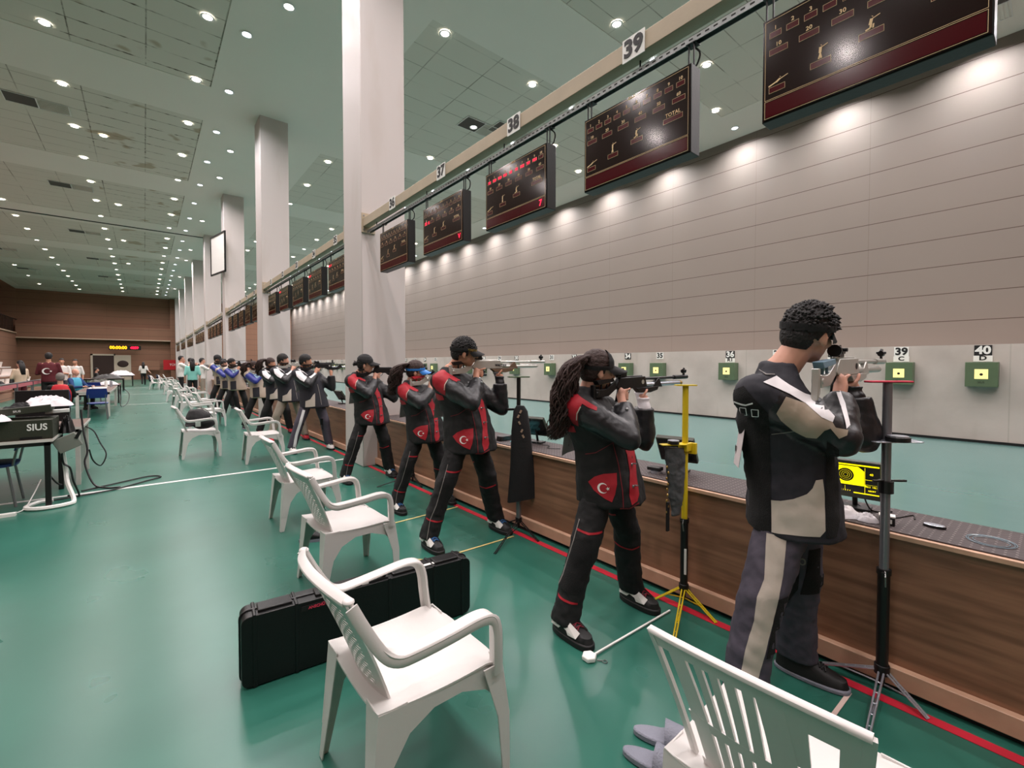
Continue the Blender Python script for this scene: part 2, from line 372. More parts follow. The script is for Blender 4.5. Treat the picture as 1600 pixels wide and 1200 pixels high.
# vents in the ceiling
for i, (x, y) in enumerate(((-2.0, 16.6), (-2.0, 23.5), (-2.2, 31.2), (-2.1, 38.6), (-6.3, 31.5), (-6.2, 38.6), (-2, 46), (-6.1, 45.6), (7.4, 10.45), (8.2, 10.1), (12.5, 14.2), (12.3, 1.0))):
    f = MB()
    f.bx(-.6, .6, -.3, -.28, -.012, 0).bx(-.6, .6, .28, .3, -.012, 0).bx(-.6, -.58, -.28, .28, -.012, 0).bx(.58, .6, -.28, .28, -.012, 0).bx(-.012, .012, -.28, .28, -.012, 0)
    t = thing('ceiling_vent', 'rectangular dark grille set in the ceiling tiles', 'ceiling vent', (x, y, CEIL), group='ventilation grilles in the ceiling')
    obj('frame', f, M['trimring'], t); g = MB().bx(-.58, -.012, -.28, .28, -.004, 0)
    obj('grille', g, M['vent'], t); s2 = MB()
    for k in range(9): s2.box((.3, -.24+k*.06, -.006), (.56, .03, .004), (.5, 0, 0))
    obj('slats', s2, M['gyp'], t)
# ================================================================ end wall fittings
t = tag(obj('door_1', MB().bx(-3.75, -2.25, ENDY-.06, ENDY, 0, 2.35), M['door']), kind='structure')
o = MB().bx(-3.9, -3.75, ENDY-.1, ENDY, 0, 2.5).bx(-2.25, -2.15, ENDY-.1, ENDY, 0, 2.5).bx(-3.9, -2.15, ENDY-.1, ENDY, 2.35, 2.5); tag(obj('trim_4', o, M['pale']), kind='structure')
t = tag(obj('door_2', MB().bx(-2.15, -1.0, ENDY-.07, ENDY, 0, 2.4), M['pale']), kind='structure')
o = MB().ball((-1.6, ENDY-.08, 1.55), (.42, .03, .33)); tag(obj('oval_sign', o, M['door'], smooth=True), 'dark oval plaque on the pale door in the end wall', 'sign')
tag(obj('wall_panel', MB().bx(1.15, 2.5, ENDY-.64, ENDY-.6, .95, 1.9), M['endwall'], loc=(-1.3, 0, 0)), 'blank brown board fixed low on the end wall', 'panel')
t = thing('wall_banner', 'red banner with white lettering hung low on the end wall', 'banner', (2.55, ENDY-.63, 1.45))
obj('cloth', MB().bx(-1.05, .65, -.02, .02, -.5, .5), M['redsign'], t); mm = MB(); add_text(mm, 'TÜRKİYE', (.05, -.025, 0), (1, 0, 0), (0, 0, 1), .3); obj('lettering', mm, M['white'], t)
t = thing('led_clock', 'long led timer showing amber zeros and red time above the far door', 'clock', (-1.3, ENDY-.8, 3.10)); t.scale = (.62, 1, .62)
obj('housing', MB().bx(-2.05, .1, -.0, .1, -.33, .33).bx(.1, 1.75, 0, .1, -.33, .33), M['black'], t)
mm = MB(); add_text(mm, '00:00:00', (-.95, -.02, 0), (1, 0, 0), (0, 0, 1), .62, bold=.02, sx=.95); obj('amber_digits', mm, M['ledY'], t)
mm = MB(); add_text(mm, '4059', (.95, -.02, 0), (1, 0, 0), (0, 0, 1), .5, bold=.02); obj('red_digits', mm, M['led'], t)
obj('bracket', MB().bx(-1.6, -1.55, .1, .8, -.1, .1).bx(1.2, 1.25, .1, .8, -.1, .1), M['dkmetal'], t)
# gallery railing on the left
t = thing('gallery_railing', 'metal railing of upright bars along the left gallery', 'railing', (LEFTX+.0, 0, 4.3))
m = MB()
for k in range(60): m.bx(-.02, .02, 27.0+k*.5, 27.04+k*.5, 0, 1.1)
obj('baluster', m, M['dkmetal'], t)['kind'] = 'stuff'
obj('rail', MB().bx(-.03, .03, 20, ENDY, 1.1, 1.16), M['dkmetal'], t)
# ================================================================ beams, lane numbers, rails and score boards
def lane_y(n, x0=.60, pitch=1.225):
    b, r = divmod(40-n, 5); return x0+r*pitch+b*BAY
WORD = {31+i: w for i, w in enumerate(('thirty-one', 'thirty-two', 'thirty-three', 'thirty-four', 'thirty-five', 'thirty-six', 'thirty-seven', 'thirty-eight', 'thirty-nine', 'forty'))}
def number_plate(parent_y, n):
    t = thing('lane_number_plate', ('white number plate reading %s on the cream beam' % WORD[n]) if n > 30 else 'tiny white number plate on a far cream beam', 'number plate', (2.497, 1.80+((40-n) % 5-1)*1.225+((40-n)//5)*BAY, 3.585), group=None if n > 30 else 'far lane number plates')
    obj('plate', MB().bx(-.006, 0, -.085, .085, -.075, .075), M['white'], t)
    mm = MB(); add_text(mm, str(n), (-.0075, 0, 0), (0, -1, 0), (0, 0, 1), .15, bold=.006); obj('number', mm, M['ink'], t)
BT = {}
def score_board():
    t = thing('score_board', 'x', 'score board', (0, 0, 0))
    W, H = .83, .52
    obj('housing', MB().bx(-.05, .05, -W/2, W/2, 0, H), [M['dkmetal']], t, bevel=.003)
    obj('front_panel', MB().bx(-.056, -.05, -W/2+.006, W/2-.006, .006, H-.006), M['board'], t)
    U, V = Vector((0, -1, 0)), Vector((0, 0, 1)); fx = -.0575
    def fr(mb, y0, y1, z0, z1, w=.0018):
        mb.bx(fx-.0005, fx+.0005, y0, y1, z0, z0+w).bx(fx-.0005, fx+.0005, y0, y1, z1-w, z1).bx(fx-.0005, fx+.0005, y0, y0+w, z0, z1).bx(fx-.0005, fx+.0005, y1-w, y1, z0, z1)
    g = MB(); d = MB()
    fr(g, -W/2+.015, W/2-.015, .105, H-.018); fr(g, -W/2+.015, W/2-.015, .012, .10)
    # text reads left to right = +Y to -Y
    yl = W/2-.03
    def cell(u, z, w, txt, tz=None, ts=.028):
        fr(g, yl-u-w, yl-u, z, z+.03, .0012); d.bx(fx, fx+.001, yl-u-w+.002, yl-u-.002, z+.002, z+.028)
        if txt: add_text(g, txt, (fx, yl-u-w/2, z+.046), U, V, ts, depth=.001, bold=.0004, res=2)
    for i in range(10): cell(.005+i*.078, .412, .055, str(i+1))
    for i, s in enumerate(('10', '20', '30', '40', '50', '60')): cell(.005+i*.135, .325, .085, s)
    cell(.005, .135, .075, None); cell(.19, .165, .085, None); cell(.38, .195, .09, None); cell(.62, .225, .13, 'TOTAL', ts=.032)
    # little gold shooters above three cells
    def fig(kind, y, z):
        if kind == 'stand': P = [((0, 0), (.008, .032), .006), ((.012, 0), (.006, .032), .006), ((.006, .03), (.008, .06), .010), ((.008, .055), (.04, .064), .003), ((.01, .066), (.012, .068), .006)]
        elif kind == 'kneel': P = [((-.012, 0), (.008, .005), .006), ((.008, .005), (.01, .03), .007), ((.018, .0), (.02, .02), .005), ((.006, .02), (.012, .048), .010), ((.012, .045), (.045, .054), .003), ((.014, .056), (.016, .058), .006)]
        else: P = [((-.03, 0), (.012, .012), .006), ((.01, .01), (.03, .022), .008), ((.025, .018), (.07, .03), .003), ((.03, .03), (.032, .032), .006)]
        for a, b, r in P:
            A = Vector((fx-.0005, y-a[0]*.9, z+a[1]*.9)); B = Vector((fx-.0005, y-b[0]*.9, z+b[1]*.9)); dd = (B-A); dd = dd.normalized() if dd.length > 0 else Vector((0, 0, 1)); nn = Vector((0, dd.z, -dd.y))*r*.6
            g.add([A-nn, A+nn, B+nn, B-nn], [(0, 1, 2, 3)])
    fig('prone', yl-.03, .172); fig('stand', yl-.225, .20); fig('kneel', yl-.415, .23)
    add_text(g, 'SIUS', (fx, 0, H-.017), U, V, .028, depth=.001, res=2)
    obj('lettering', g, M['gold'], t)
    d.bx(fx, fx+.001, -W/2+.02, W/2-.02, .018, .094); obj('display_windows', d, M['boardred'], t)
    s2 = MB()
    for y in (-W/2+.02, W/2-.02):
        s2.bx(-.02, -.012, y-.02, y-.012, H, H+.132).bx(-.02, -.012, y+.012, y+.02, H, H+.132).bx(-.03, .03, y-.03, y+.03, H+.13, H+.134)
    obj('hanger', s2, M['dkmetal'], t)
    return t
sb = score_board(); first = True
def digits(t, rows, z, s=.03):
    mm = MB()
    for u, txt in rows: add_text(mm, txt, (-.0585, .385-u, z), (0, -1, 0), (0, 0, 1), s, depth=.001, bold=.0006, res=2, sx=.78 if s < .03 else 1)
    obj('lit_digits', mm, M['led'], t)
cm = child_map()
for n in range(40, 0, -1):
    y = lane_y(n)
    if first: t = sb; t.location = (2.57, y, 2.775); first = False
    else: t = copy_tree(sb, (2.57, y, 2.775), ch=cm)
    near = {40: 'dark score board nearest the camera, upper right, unlit', 39: 'dark unlit score board with two lamp reflections, second from the right', 38: 'score board showing a row of nine red scores', 37: 'score board showing two red digits at upper left, right of the near column', 36: 'dark unlit score board hanging right in front of the near column'}
    t['label'] = near.get(n, 'small dark score board hung under the far beams' if n < 31 else 'small score board under the second beam, %s from the near column' % ('first', 'second', 'third', 'fourth', 'fifth')[35-n])
    if n < 31: t['group'] = 'far score boards over the firing line'
    if n == 38:
        digits(t, [(.035+i*.078, s) for i, s in enumerate(('103', '102.9', '102.9', '102.1', '100', '102', '102.5', '99.9', '103.0'))], .427, .029); digits(t, [(.73, '7')], .055, .07)
    if n == 37: digits(t, [(.04, '10'), (.11, '6')], .34, .05); digits(t, [(.74, 'V')], .055, .07)
    if n in (35, 34, 32): digits(t, [(.04, '8.0'), (.13, '7')], .44, .05)
    number_plate(y, n)
ORD = ('nearest', 'second', 'third', 'fourth', 'fifth', 'sixth', 'seventh', 'eighth')
for b in range(NB):
    y0 = COLY[b]+.74; y1 = COLY[b+1]
    t = thing('overhead_beam', 'cream timber beam beyond the near column, %s of the row' % ORD[b] if b else 'nearest cream timber beam carrying the plates 36 to 39', 'beam', (2.55, 0, 3.585), group=None)
    obj('timber', MB().bx(-.05, .05, y0+.02, y1-.02, -.06, .06), M['beam'], t, bevel=.004)
    obj('end_plate', MB().bx(-.07, .13, y1-.022, y1, -.14, .14), M['beam'], t); obj('end_plate', MB().bx(-.07, .13, y0, y0+.022, -.14, .14), M['beam'], t)
    bt = MB()
    for sx in (-.04, .10):
        for sz in (-.1, .1): bt.cyl((sx, y1-.03, sz), (sx, y1-.02, sz), .012, n=8)
    obj('bolts', bt, M['steel'], t)
    t = thing('hanging_rail', 'perforated steel rail hanging below the %s cream beam' % ORD[b], 'rail', (2.57, 0, 3.45), group=None)
    r = MB().bx(-.022, -.019, y0+.05, y1-.05, -.02, .02).bx(.019, .022, y0+.05, y1-.05, -.02, .02).bx(-.022, .022, y0+.05, y1-.05, .017, .02)
    obj('channel', r, M['steel'], t); h = MB()
    k = 0
    while y0+.15+k*.05 < y1-.1: h.bx(-.0225, -.0222, y0+.1+k*.05, y0+.125+k*.05, -.004, .006); k += 1
    obj('slots', h, M['ink'], t)['kind'] = 'stuff'; rods = MB()
    for k in range(4):
        yy = y1-.35-k*1.45
        rods.cyl((0, yy, .0), (0, yy, .08), .006, n=6)
    obj('threaded_rods', rods, M['dkmetal'], t)
    cb = MB()
    for k in range(5):
        yy = lane_y(40-b*5-k)
        cb.tube(shaped([(.0, yy-.36, -.0), (.03, yy-.42, -.06), (.04, yy-.40, -.12), (.02, yy-.38, -.15)], 4), .006, 6)
    obj('cables', cb, M['black'], t)
# ================================================================ firing benches
for b in range(NB):
    y0 = COLY[b]+.74; y1 = COLY[b+1]
    if b == 0: y0 = REARY
    t = thing('firing_bench', 'long wooden firing bench with dark mat top, %s stretch from the camera' % ORD[b], 'bench', (2.66, 0, 0), group=None)
    obj('front_panel', MB().bx(.04, .065, y0, y1, .02, .71), M['wood'], t)
    obj('plinth', MB().bx(.0, .04, y0, y1, .03, .115), M['wood_edge'], t, bevel=.003)
    obj('base', MB().bx(.03, .46, y0, y1, 0, .03), M['black'], t)
    obj('top', MB().bx(.02, .50, y0, y1, .71, .732), M['wood_edge'], t, bevel=.002)
    obj('rubber_mat', MB().bx(.045, .475, y0+.01, y1-.01, .732, .738), M['mat'], t)
    obj('rear_panel', MB().bx(.44, .46, y0, y1, .02, .71), M['wood'], t)
# ================================================================ targets on the range wall
plates = {40: ('D', 1), 39: ('C', 0), 38: ('R2', 1), 36: ('R1', 1)}
def ty(n): b, r = divmod(40-n, 5); return .955+r*1.205+b*7.0
tb = thing('target_box', 'x', 'target', (TWX-.12, 0, 1.325))
obj('casing', MB().bx(-.11, .12, -.22, .22, -.235, .235), M['tgreen'], tb, bevel=.006)
obj('target_card', MB().bx(-.114, -.11, -.09, .09, -.085, .10), M['paper'], tb)
obj('aiming_mark', MB().cyl((-.116, 0, .0), (-.114, 0, .0), .024, n=16), M['ink'], tb)
mm = MB(); add_text(mm, 'SIUS', (-.112, 0, -.15), (0, -1, 0), (0, 0, 1), .05, depth=.001); obj('lettering', mm, M['ink'], tb)
cm = child_map()
for n in range(40, 0, -1):
    t = tb if n == 40 else copy_tree(tb, ch=cm); t.location = (TWX-.12, ty(n), 1.325)
    t['label'] = ('green target box with yellow card under sign number %s' % WORD[n]) if n >= 31 else 'small green target box far down the range wall'
    if n < 31: t['group'] = 'far target boxes on the range wall'
    dk = (n % 2 == 0)
    s_t = thing('target_number_sign', 'number sign reading %s above its green target box' % WORD[n] if n >= 31 else 'tiny number sign far along the range wall', 'sign', (TWX-.006, ty(n), 1.77), group=None if n >= 31 else 'far number signs on the range wall')
    obj('plate', MB().bx(-.006, .0, -.12, .12, -.085, .115), M['ink' if dk else 'white'], s_t)
    mm = MB(); add_text(mm, str(n), (-.0075, 0, .015), (0, -1, 0), (0, 0, 1), .21, bold=.008, sx=1.0); obj('number', mm, M['white' if dk else 'ink'], s_t)
    if n in plates:
        obj('letter_card', MB().bx(-.006, .0, -.13, .13, -.2, -.085), M['white'], s_t)
        mm = MB(); add_text(mm, plates[n][0], (-.0075, 0, -.135), (0, -1, 0), (0, 0, 1), .12, bold=.004, sx=1.2); obj('letter', mm, M['ink'], s_t)
# ================================================================ plastic chairs
M['plastic'] = mat('white moulded plastic', (216, 213, 210), .3, spec=.5, bump=(90, .03), noise=(5, .04))
def curve_strip(mb, pts, w, h, up=(0, 0, 1), n=10):
    mb.loft(_strip(pts, w, h), n, power=.45)
def _strip(pts, w, h):
    out = []
    for i, p in enumerate(pts):
        d = (pts[min(i+1, len(pts)-1)]-pts[max(i-1, 0)]).normalized(); side = Vector((0, 1, 0)); side = (side-d*side.dot(d)).normalized(); nrm = d.cross(side)
        ww = w[i] if isinstance(w, list) else w; hh = h[i] if isinstance(h, list) else h
        out.append((p, side*ww/2, nrm*hh/2))
    return out
def lleg(top, bot, wt, wb, sx, sy, th=.006, mid=None):
    """L-shaped tapering leg; flanges point along sx and sy"""
    mb = MB(); secs = []
    rings = [(Vector(top), wt), (Vector(mid) if mid else (Vector(top)+Vector(bot))/2, (wt+wb)/2*.9), (Vector(bot)+Vector((0, 0, .012)), wb), (Vector(bot), wb*.9)]
    vs = []
    for c, w_ in rings:
        for a, b in ((0, 0), (w_, 0), (w_, th), (th, th), (th, w_), (0, w_)): vs.append(c+Vector((sx*a, sy*b, 0)))
    fs = []
    for i in range(3):
        for k in range(6):
            a, b = i*6+k, i*6+(k+1) % 6; f = (a, b, b+6, a+6); fs.append(f if sx*sy > 0 else f[::-1])
    f = tuple(range(6)); fs.append(f[::-1] if sx*sy > 0 else f); f = tuple(range(18, 24)); fs.append(f if sx*sy > 0 else f[::-1])
    return mb.add(vs, fs)
def backpt(u, v):
    """point on the curved back surface, u -1..1 across, v 0..1 up"""
    x = -.185-.15*v-.035*v*v+.045*(u*u)*(.6+.4*v); y = u*(.185+.05*v); z = .405+(.415+.025*(1-u*u))*v
    return Vector((x, y, z))
def bar(mb, uvs, w, t=.008, axis='v'):
    """flat bar lying in the back surface following points (u,v)"""
    vs = []
    for u, v in uvs:
        p = backpt(u, v); n = (backpt(u, v+.02)-p).cross(backpt(u+.02, v)-p).normalized()
        d = (backpt(u, v+.02)-p).normalized() if axis == 'u' else (backpt(u+.02, v)-p).normalized()
        for a, b in ((-1, -1), (1, -1), (1, 1), (-1, 1)): vs.append(p+d*w/2*a+n*t/2*b)
    fs = []; k = len(uvs)
    for i in range(k-1):
        for j in range(4): fs.append((i*4+j, i*4+(j+1) % 4, i*4+4+(j+1) % 4, i*4+4+j))
    fs += [(3, 2, 1, 0), tuple(range(4*k-4, 4*k))]
    mb.add(vs, fs)
def make_chair(kind, label, group=None):
    t = thing('plastic_armchair', label, 'chair', group=group); P = M['plastic']
    # seat: dished panel with rolled edge
    N = 12; vs = []; 
    def seat(u, v):   # u across, v front(1)..back(0)
        x = -.236+.496*v; y = u*(.241+.009*v); z = .430-.03*v*(1-v)*2+.012*abs(u)**3
        if v > .8: z -= .45*(v-.8)**2+.02*(v-.8)
        if v > .8: x -= .12*abs(u)**4*(v-.8)*2
        return Vector((x, y, z-.012*(1-u*u)))
    top = [[seat(-1+2*i/N, j/N) for i in range(N+1)] for j in range(N+1)]
    vs = [p for r in top for p in r]+[p-Vector((0, 0, .007)) for r in top for p in r]; K = (N+1)**2; fs = []
    for j in range(N):
        for i in range(N):
            a = j*(N+1)+i; fs.append((a, a+N+1, a+N+2, a+1)); fs.append((a+K, a+K+1, a+K+N+2, a+K+N+1))
    for i in range(N):
        a = i; fs.append((a, a+1, a+1+K, a+K)); a = N*(N+1)+i; fs.append((a, a+K, a+1+K, a+1))
        a = i*(N+1); fs.append((a, a+K, a+K+N+1, a+N+1)); a = i*(N+1)+N; fs.append((a, a+N+1, a+N+1+K, a+K))
    m = MB().add(vs, fs)
    # side aprons arching between the legs
    for s in (-1, 1):
        poly = [(-.235, .436), (-.1, .428), (.1, .424), (.225, .415), (.262, .20), (.232, .27), (.17, .335), (.07, .372), (-.04, .372), (-.13, .33), (-.185, .25), (-.225, .13), (-.262, .13)]
        m.prism(poly, (0, s*.240, 0), (1, 0, 0), (0, 0, 1), .006)
    m.prism([(-.2, .42), (.2, .42), (.225, .25), (.17, .335), (.08, .36), (-.08, .36), (-.17, .335), (-.225, .25)], (.255, 0, -.03), (0, 1, 0), (0, 0, 1), .006)
    obj('seat', m, P, t, smooth='auto', angle=.7)
    # back
    m = MB(); V = [i/8 for i in range(9)]
    if kind == 'mesh':
        for s in (-1, 1): bar(m, [(s*.80, v) for v in V], .05)
        rows = 19
        for r in range(rows+1):
            v = .1+.74*r/rows; bar(m, [(-.8+1.6*i/6, v-.03*(1-(-1+2*i/6)**2)*0) for i in range(7)], .0115, .007, 'u')
        for r in range(rows):
            v0 = .1+.74*r/rows; v1 = .1+.74*(r+1)/rows
            for i in range(9):
                u = -.8+(i+(.5 if r % 2 else 0))*.19
                if -.78 < u < .78: bar(m, [(u, v0), (u, v1)], .012, .007)
        bar(m, [(-.92+1.84*i/10, .92) for i in range(11)], .075, .008, 'u'); bar(m, [(-.82+1.64*i/8, .05) for i in range(9)], .055, .008, 'u')
    elif kind == 'slat':
        for u, wd in ((-.66, .05), (.66, .05), (-.44, .024), (-.26, .024), (-.08, .024), (.10, .024), (.28, .024), (.46, .024)): bar(m, [(u*(.93+.1*v), v) for v in [.02+.9*i/8 for i in range(9)]], wd, .007)
        bar(m, [(-.97+1.94*i/12, .93-.0*i) for i in range(13)], .085, .008, 'u'); bar(m, [(-.8+1.6*i/8, .36) for i in range(9)], .045, .008, 'u'); bar(m, [(-.82+1.64*i/8, .04) for i in range(9)], .05, .008, 'u')
    elif kind == 'panel':
        # five slats on one side, broad plate with an oval opening on the other
        for u, wd in ((.68, .052), (.42, .022), (.25, .022), (.08, .024), (-.09, .024)): bar(m, [(u*(.9+.1*v), v) for v in [.02+.9*i/8 for i in range(9)]], wd, .007)
        bar(m, [(-.36+.10*v*v, v) for v in [.0+.9*i/8 for i in range(9)]], .055, .007); bar(m, [(-.97+1.94*i/12, .95) for i in range(13)], .05, .008, 'u')
        bar(m, [(-.9, v) for v in [0+.9*i/8 for i in range(9)]], .05, .007); bar(m, [(-.8+1.6*i/8, .42) for i in range(9)], .035, .008, 'u'); bar(m, [(-.82+1.64*i/8, .04) for i in range(9)], .05, .008, 'u')
        bar(m, [(-.34-.06*i, .88) for i in range(9)], .05, .007, 'u'); bar(m, [(-.42-.05*i, .12) for i in range(9)], .10, .007, 'u'); [bar(m, [(q*.985, v) for v in [.06+.94*i/8 for i in range(9)]], .022, .010) for q in (-1, 1)]; bar(m, [(-.46+.0*v, v) for v in [.55+.35*i/4 for i in range(5)]], .05, .007)
    top = [backpt(-1+2*i/14, 1.0) for i in range(15)]; m.loft([(p_, (backpt(0, 1.0)-backpt(0, .98)).cross(Vector((0, 1, 0))).normalized()*(.008 if kind == 'panel' else .016), Vector((0, 0, .006))) for p_ in top], 10, power=.5)
    if kind != 'panel':
        for q in (-1, 1): m.ball((-.322, q*.237, .822), (.018, .020, .010), 12)
    obj('backrest', m, P, t, smooth='auto', angle=.6)
    # arm loops: one sweep from the top corner of the back, down, forward and into the front leg
    for s in ((-1, 1) if kind != 'panel' else ()):
        pts = shaped([(-.322, s*.238, .826), (-.285, s*.246, .75), (-.232, s*.256, .66), (-.185, s*.265, .624), (-.12, s*.270, .622), (.0, s*.275, .632), (.11, s*.275, .642), (.168, s*.272, .628), (.190, s*.268, .58), (.197, s*.262, .50), (.205, s*.252, .41)], 4)
        n = len(pts); wl = [.030+.028*min(1, i/10) for i in range(n)]
        m = MB(); m.loft(_strip(pts, wl, .012), 10, power=.5)
        # inner web giving the arm its channel depth
        m.loft(_strip([p+Vector((0, s*.024, -.013)) for i, p in enumerate(pts)], .007, .038), 8, power=.5)
        obj('armrest', m, P, t, smooth='auto', angle=.8)
        m = lleg((.205+.03, s*.262, .42), (.262, s*.272, 0), .085, .034, -1, -s, mid=(.268, s*.262, .22)); obj('leg', m, P, t, bevel=.002)
        m = lleg((-.235, s*.242, .437), (-.272, s*.246, 0), .10, .036, 1, -s, mid=(-.255, s*.238, .2)); obj('leg', m, P, t, bevel=.002)
    if kind == 'panel':
        for s in (-1, 1):
            obj('leg', lleg((.205+.03, s*.245, .42), (.262, s*.262, 0), .085, .034, -1, -s, mid=(.268, s*.25, .22)), P, t, bevel=.002); obj('leg', lleg((-.235, s*.242, .437), (-.272, s*.246, 0), .10, .036, 1, -s, mid=(-.255, s*.238, .2)), P, t, bevel=.002)
    return t
cA = make_chair('mesh', 'nearest white plastic armchair with slotted back, standing before the black rifle case'); cA.location = (.775, 1.55, 0); cA.rotation_euler.z = math.radians(0)
cB = make_chair('panel', 'white slatted plastic chair cut by the bottom edge, behind the shooter in grey'); cB.location = (1.36, .455, 0); cB.rotation_euler.z = math.radians(2)
cC = make_chair('slat', 'white slatted armchair facing the bench just beyond the nearest white line'); cC.location = (1.44, 8.0, 0); cC.rotation_euler.z = math.radians(-2)
cm = child_map()
for i, (x, y, r, src, lb) in enumerate((
        (1.10, 3.19, 2, cA, 'second white armchair from the camera, standing beyond the rifle case'),
        (1.2, 4.68, 0, cA, 'third white armchair from the camera, next to the seated gap before the white line'),
        (.70, 9.05, 2, cC, 'white armchair holding the black backpack'),
        (1.0, 12.2, -3, cC, 'white armchair directly behind the one with the backpack'),
        (1.25, 13.2, 6, cC, 'white armchair standing by the shooters in blue and white'),
        (1.0, 15.9, 4, cC, None), (1.35, 17.2, 0, cC, None), (1.0, 19.2, 8, cC, None), (1.3, 20.8, 0, cC, None), (.95, 23.0, -4, cC, None), (1.25, 25.4, 5, cC, None), (1.0, 28.5, 0, cC, None), (1.2, 32, 0, cC, None),
        (.55, 34.6, -20, cC, 'white armchair with a dark jacket over its back, first of the far pair'), (.95, 35.6, -16, cC, 'white armchair with a dark jacket over its back, second of the far pair'), (1.3, 37.5, 0, cC, None))):
    c = copy_tree(src, (x, y, 0), math.radians(r), lb or 'distant white plastic armchair in the row along the firing line', ch=cm)
    if not lb: c['group'] = 'distant white chairs along the firing line'
M['navy'] = mat('dark navy cloth', (24, 28, 48), .9, bump=(20, .4)); M['blackcloth'] = mat('black nylon cloth', (14, 14, 16), .8, bump=(40, .3)); M['greycloth'] = mat('worn grey cloth', (96, 98, 100), .95, bump=(25, .5), noise=(14, .35))
for x, y, lb in ((.55, 34.6, 'dark jacket draped over the first chair of the far pair'), (.95, 35.6, 'dark jacket draped over the second chair of the far pair')):
    m = MB().loft([((x-.28, y, .50), (.05, 0, 0), (0, .22, 0)), ((x-.33, y, .75), (.06, 0, 0), (0, .24, 0)), ((x-.37, y, .875), (.05, 0, 0), (0, .2, 0))], 12)
    tag(obj('jacket', m, M['navy'], smooth=True), lb, 'jacket')
# backpack on the chair
t = thing('backpack', 'black backpack lying on a white armchair in front of the blue-clad shooters', 'backpack', (.70, 9.05, .445))
m = MB().loft([((-.12, -.03, .07), (.10, 0, 0), (0, .19, 0)), ((-.02, 0, .13), (.17, 0, .06), (0, .20, 0)), ((-.02, .02, .22), (.17, 0, .02), (0, .19, 0)), ((-.05, .05, .32), (.09, 0, 0), (0, .14, 0))], 14, power=.8)
m.ball((.05, -.06, .10), (.17, .14, .10)); obj('body', remeshed(m, .018, 3, (.15, .03)), M['blackcloth'], t).data.materials.append(M['blackcloth'])
obj('tag_card', MB().box((-.04, -.205, .10), (.07, .004, .075), (0, 0, .05)), M['white'], t)
obj('strap', MB().tube(shaped([(-.05, .05, .36), (.08, .02, .32), (.17, 0, .2), (.23, -.02, .06), (.25, -.02, -.0)], 5), .012, 8, flat=.4), M['blackcloth'], t)
# ================================================================ gun case
M['case'] = mat('black moulded case plastic', (10, 10, 11), .42, spec=.45, bump=(200, .12))
t = thing('rifle_case', 'long black hard rifle case standing on its edge behind the nearest chair', 'case', (.93, 2.385, 0), math.radians(-5.2))
def rrect(w, h, r, n=5):
    out = []
    for cx, cz, a0 in ((w/2-r, h/2-r, 0), (-w/2+r, h/2-r, 90), (-w/2+r, -h/2+r, 180), (w/2-r, -h/2+r, 270)):
        for k in range(n+1): a = math.radians(a0+90*k/n); out.append((cx+r*math.cos(a), cz+r*math.sin(a)))
    return out
for s, nm in ((-1, 'front_shell'), (1, 'rear_shell')):
    m = MB().prism(rrect(1.2, .335, .035), (0, s*.034, .175), (1, 0, 0), (0, 0, 1), .066)
    for x in (-.545, -.365, .1, .365, .545): m.prism(rrect(.016, .345, .004, 2), (x, s*.035, .176), (1, 0, 0), (0, 0, 1), .072)
    obj(nm, m, M['case'], t, bevel=.008, seg=3)
m = MB().prism(rrect(1.215, .35, .04), (0, 0, .175), (1, 0, 0), (0, 0, 1), .012); obj('seam_rim', m, M['black'], t, bevel=.003)
for x in (-.455, -.20, .20, .455): obj('latch', MB().bx(x-.075, x+.075, -.045, .03, .335, .356), M['case'], t, bevel=.005)
m = MB().tube(shaped([(-.08, -.02, .345), (-.075, -.035, .362), (0, -.04, .368), (.075, -.035, .362), (.08, -.02, .345)], 4), .011, 8); m.bx(-.1, .1, -.05, -.02, .325, .35); obj('handle', m, M['black'], t, bevel=.003)
obj('sticker', MB().bx(.245, .395, -.035, -.012, .3455, .3475), M['white'], t); mm = MB(); add_text(mm, 'MEC', (.268, -.024, .348), (1, 0, 0), (0, 1, 0), .014); obj('sticker_text', mm, mat('magenta ink', (200, 60, 120), .5), t)
M['redink'] = mat('red and white print', (222, 60, 90), .5)
m = MB().bx(-.345, -.19, -.0735, -.0705, .300, .325); m.v = [v for v in m.v]; obj('brand_label', m, M['ink'], t); mm = MB(); add_text(mm, 'ANSCHÜTZ', (-.262, -.0742, .312), (1, 0, 0), (0, 0, 1), .019, bold=.0004); obj('brand_text', mm, M['redink'], t)
mm = MB().bx(-.045, -.01, -.0535, -.05, .342, .350).bx(-.03, .0, -.052, -.05, .328, .336); obj('tape_marks', mm, M['white'], t)
# ================================================================ things on the floor
M['ptape'] = mat('pinkish white masking tape', (214, 190, 180), .6); M['ytape'] = mat('yellow masking tape', (206, 188, 120), .6)
def strip(name, a, b, w, m, lb, cat, z=.004):
    a, b = Vector((*a, 0)), Vector((*b, 0)); d = (b-a).normalized(); n = Vector((-d.y, d.x, 0))*w/2
    mb = MB().add([a-n+Vector((0, 0, .0025)), a+n+Vector((0, 0, .0025)), b+n+Vector((0, 0, .0025)), b-n+Vector((0, 0, .0025)), a-n+Vector((0, 0, z)), a+n+Vector((0, 0, z)), b+n+Vector((0, 0, z)), b-n+Vector((0, 0, z))],
                  [(0, 1, 2, 3), (7, 6, 5, 4), (0, 4, 5, 1), (1, 5, 6, 2), (2, 6, 7, 3), (3, 7, 4, 0)]); return tag(obj(name, mb, m), lb, cat)
strip('floor_tape', (2.10, .60), (2.50, .59), .018, M['ptape'], 'pinkish tape strip on the floor below the grey stand', 'tape')
strip('floor_tape', (1.68, 3.05), (2.50, 3.03), .02, M['ytape'], 'yellow tape strip beside the feet of the tall shooter in red and black', 'tape')
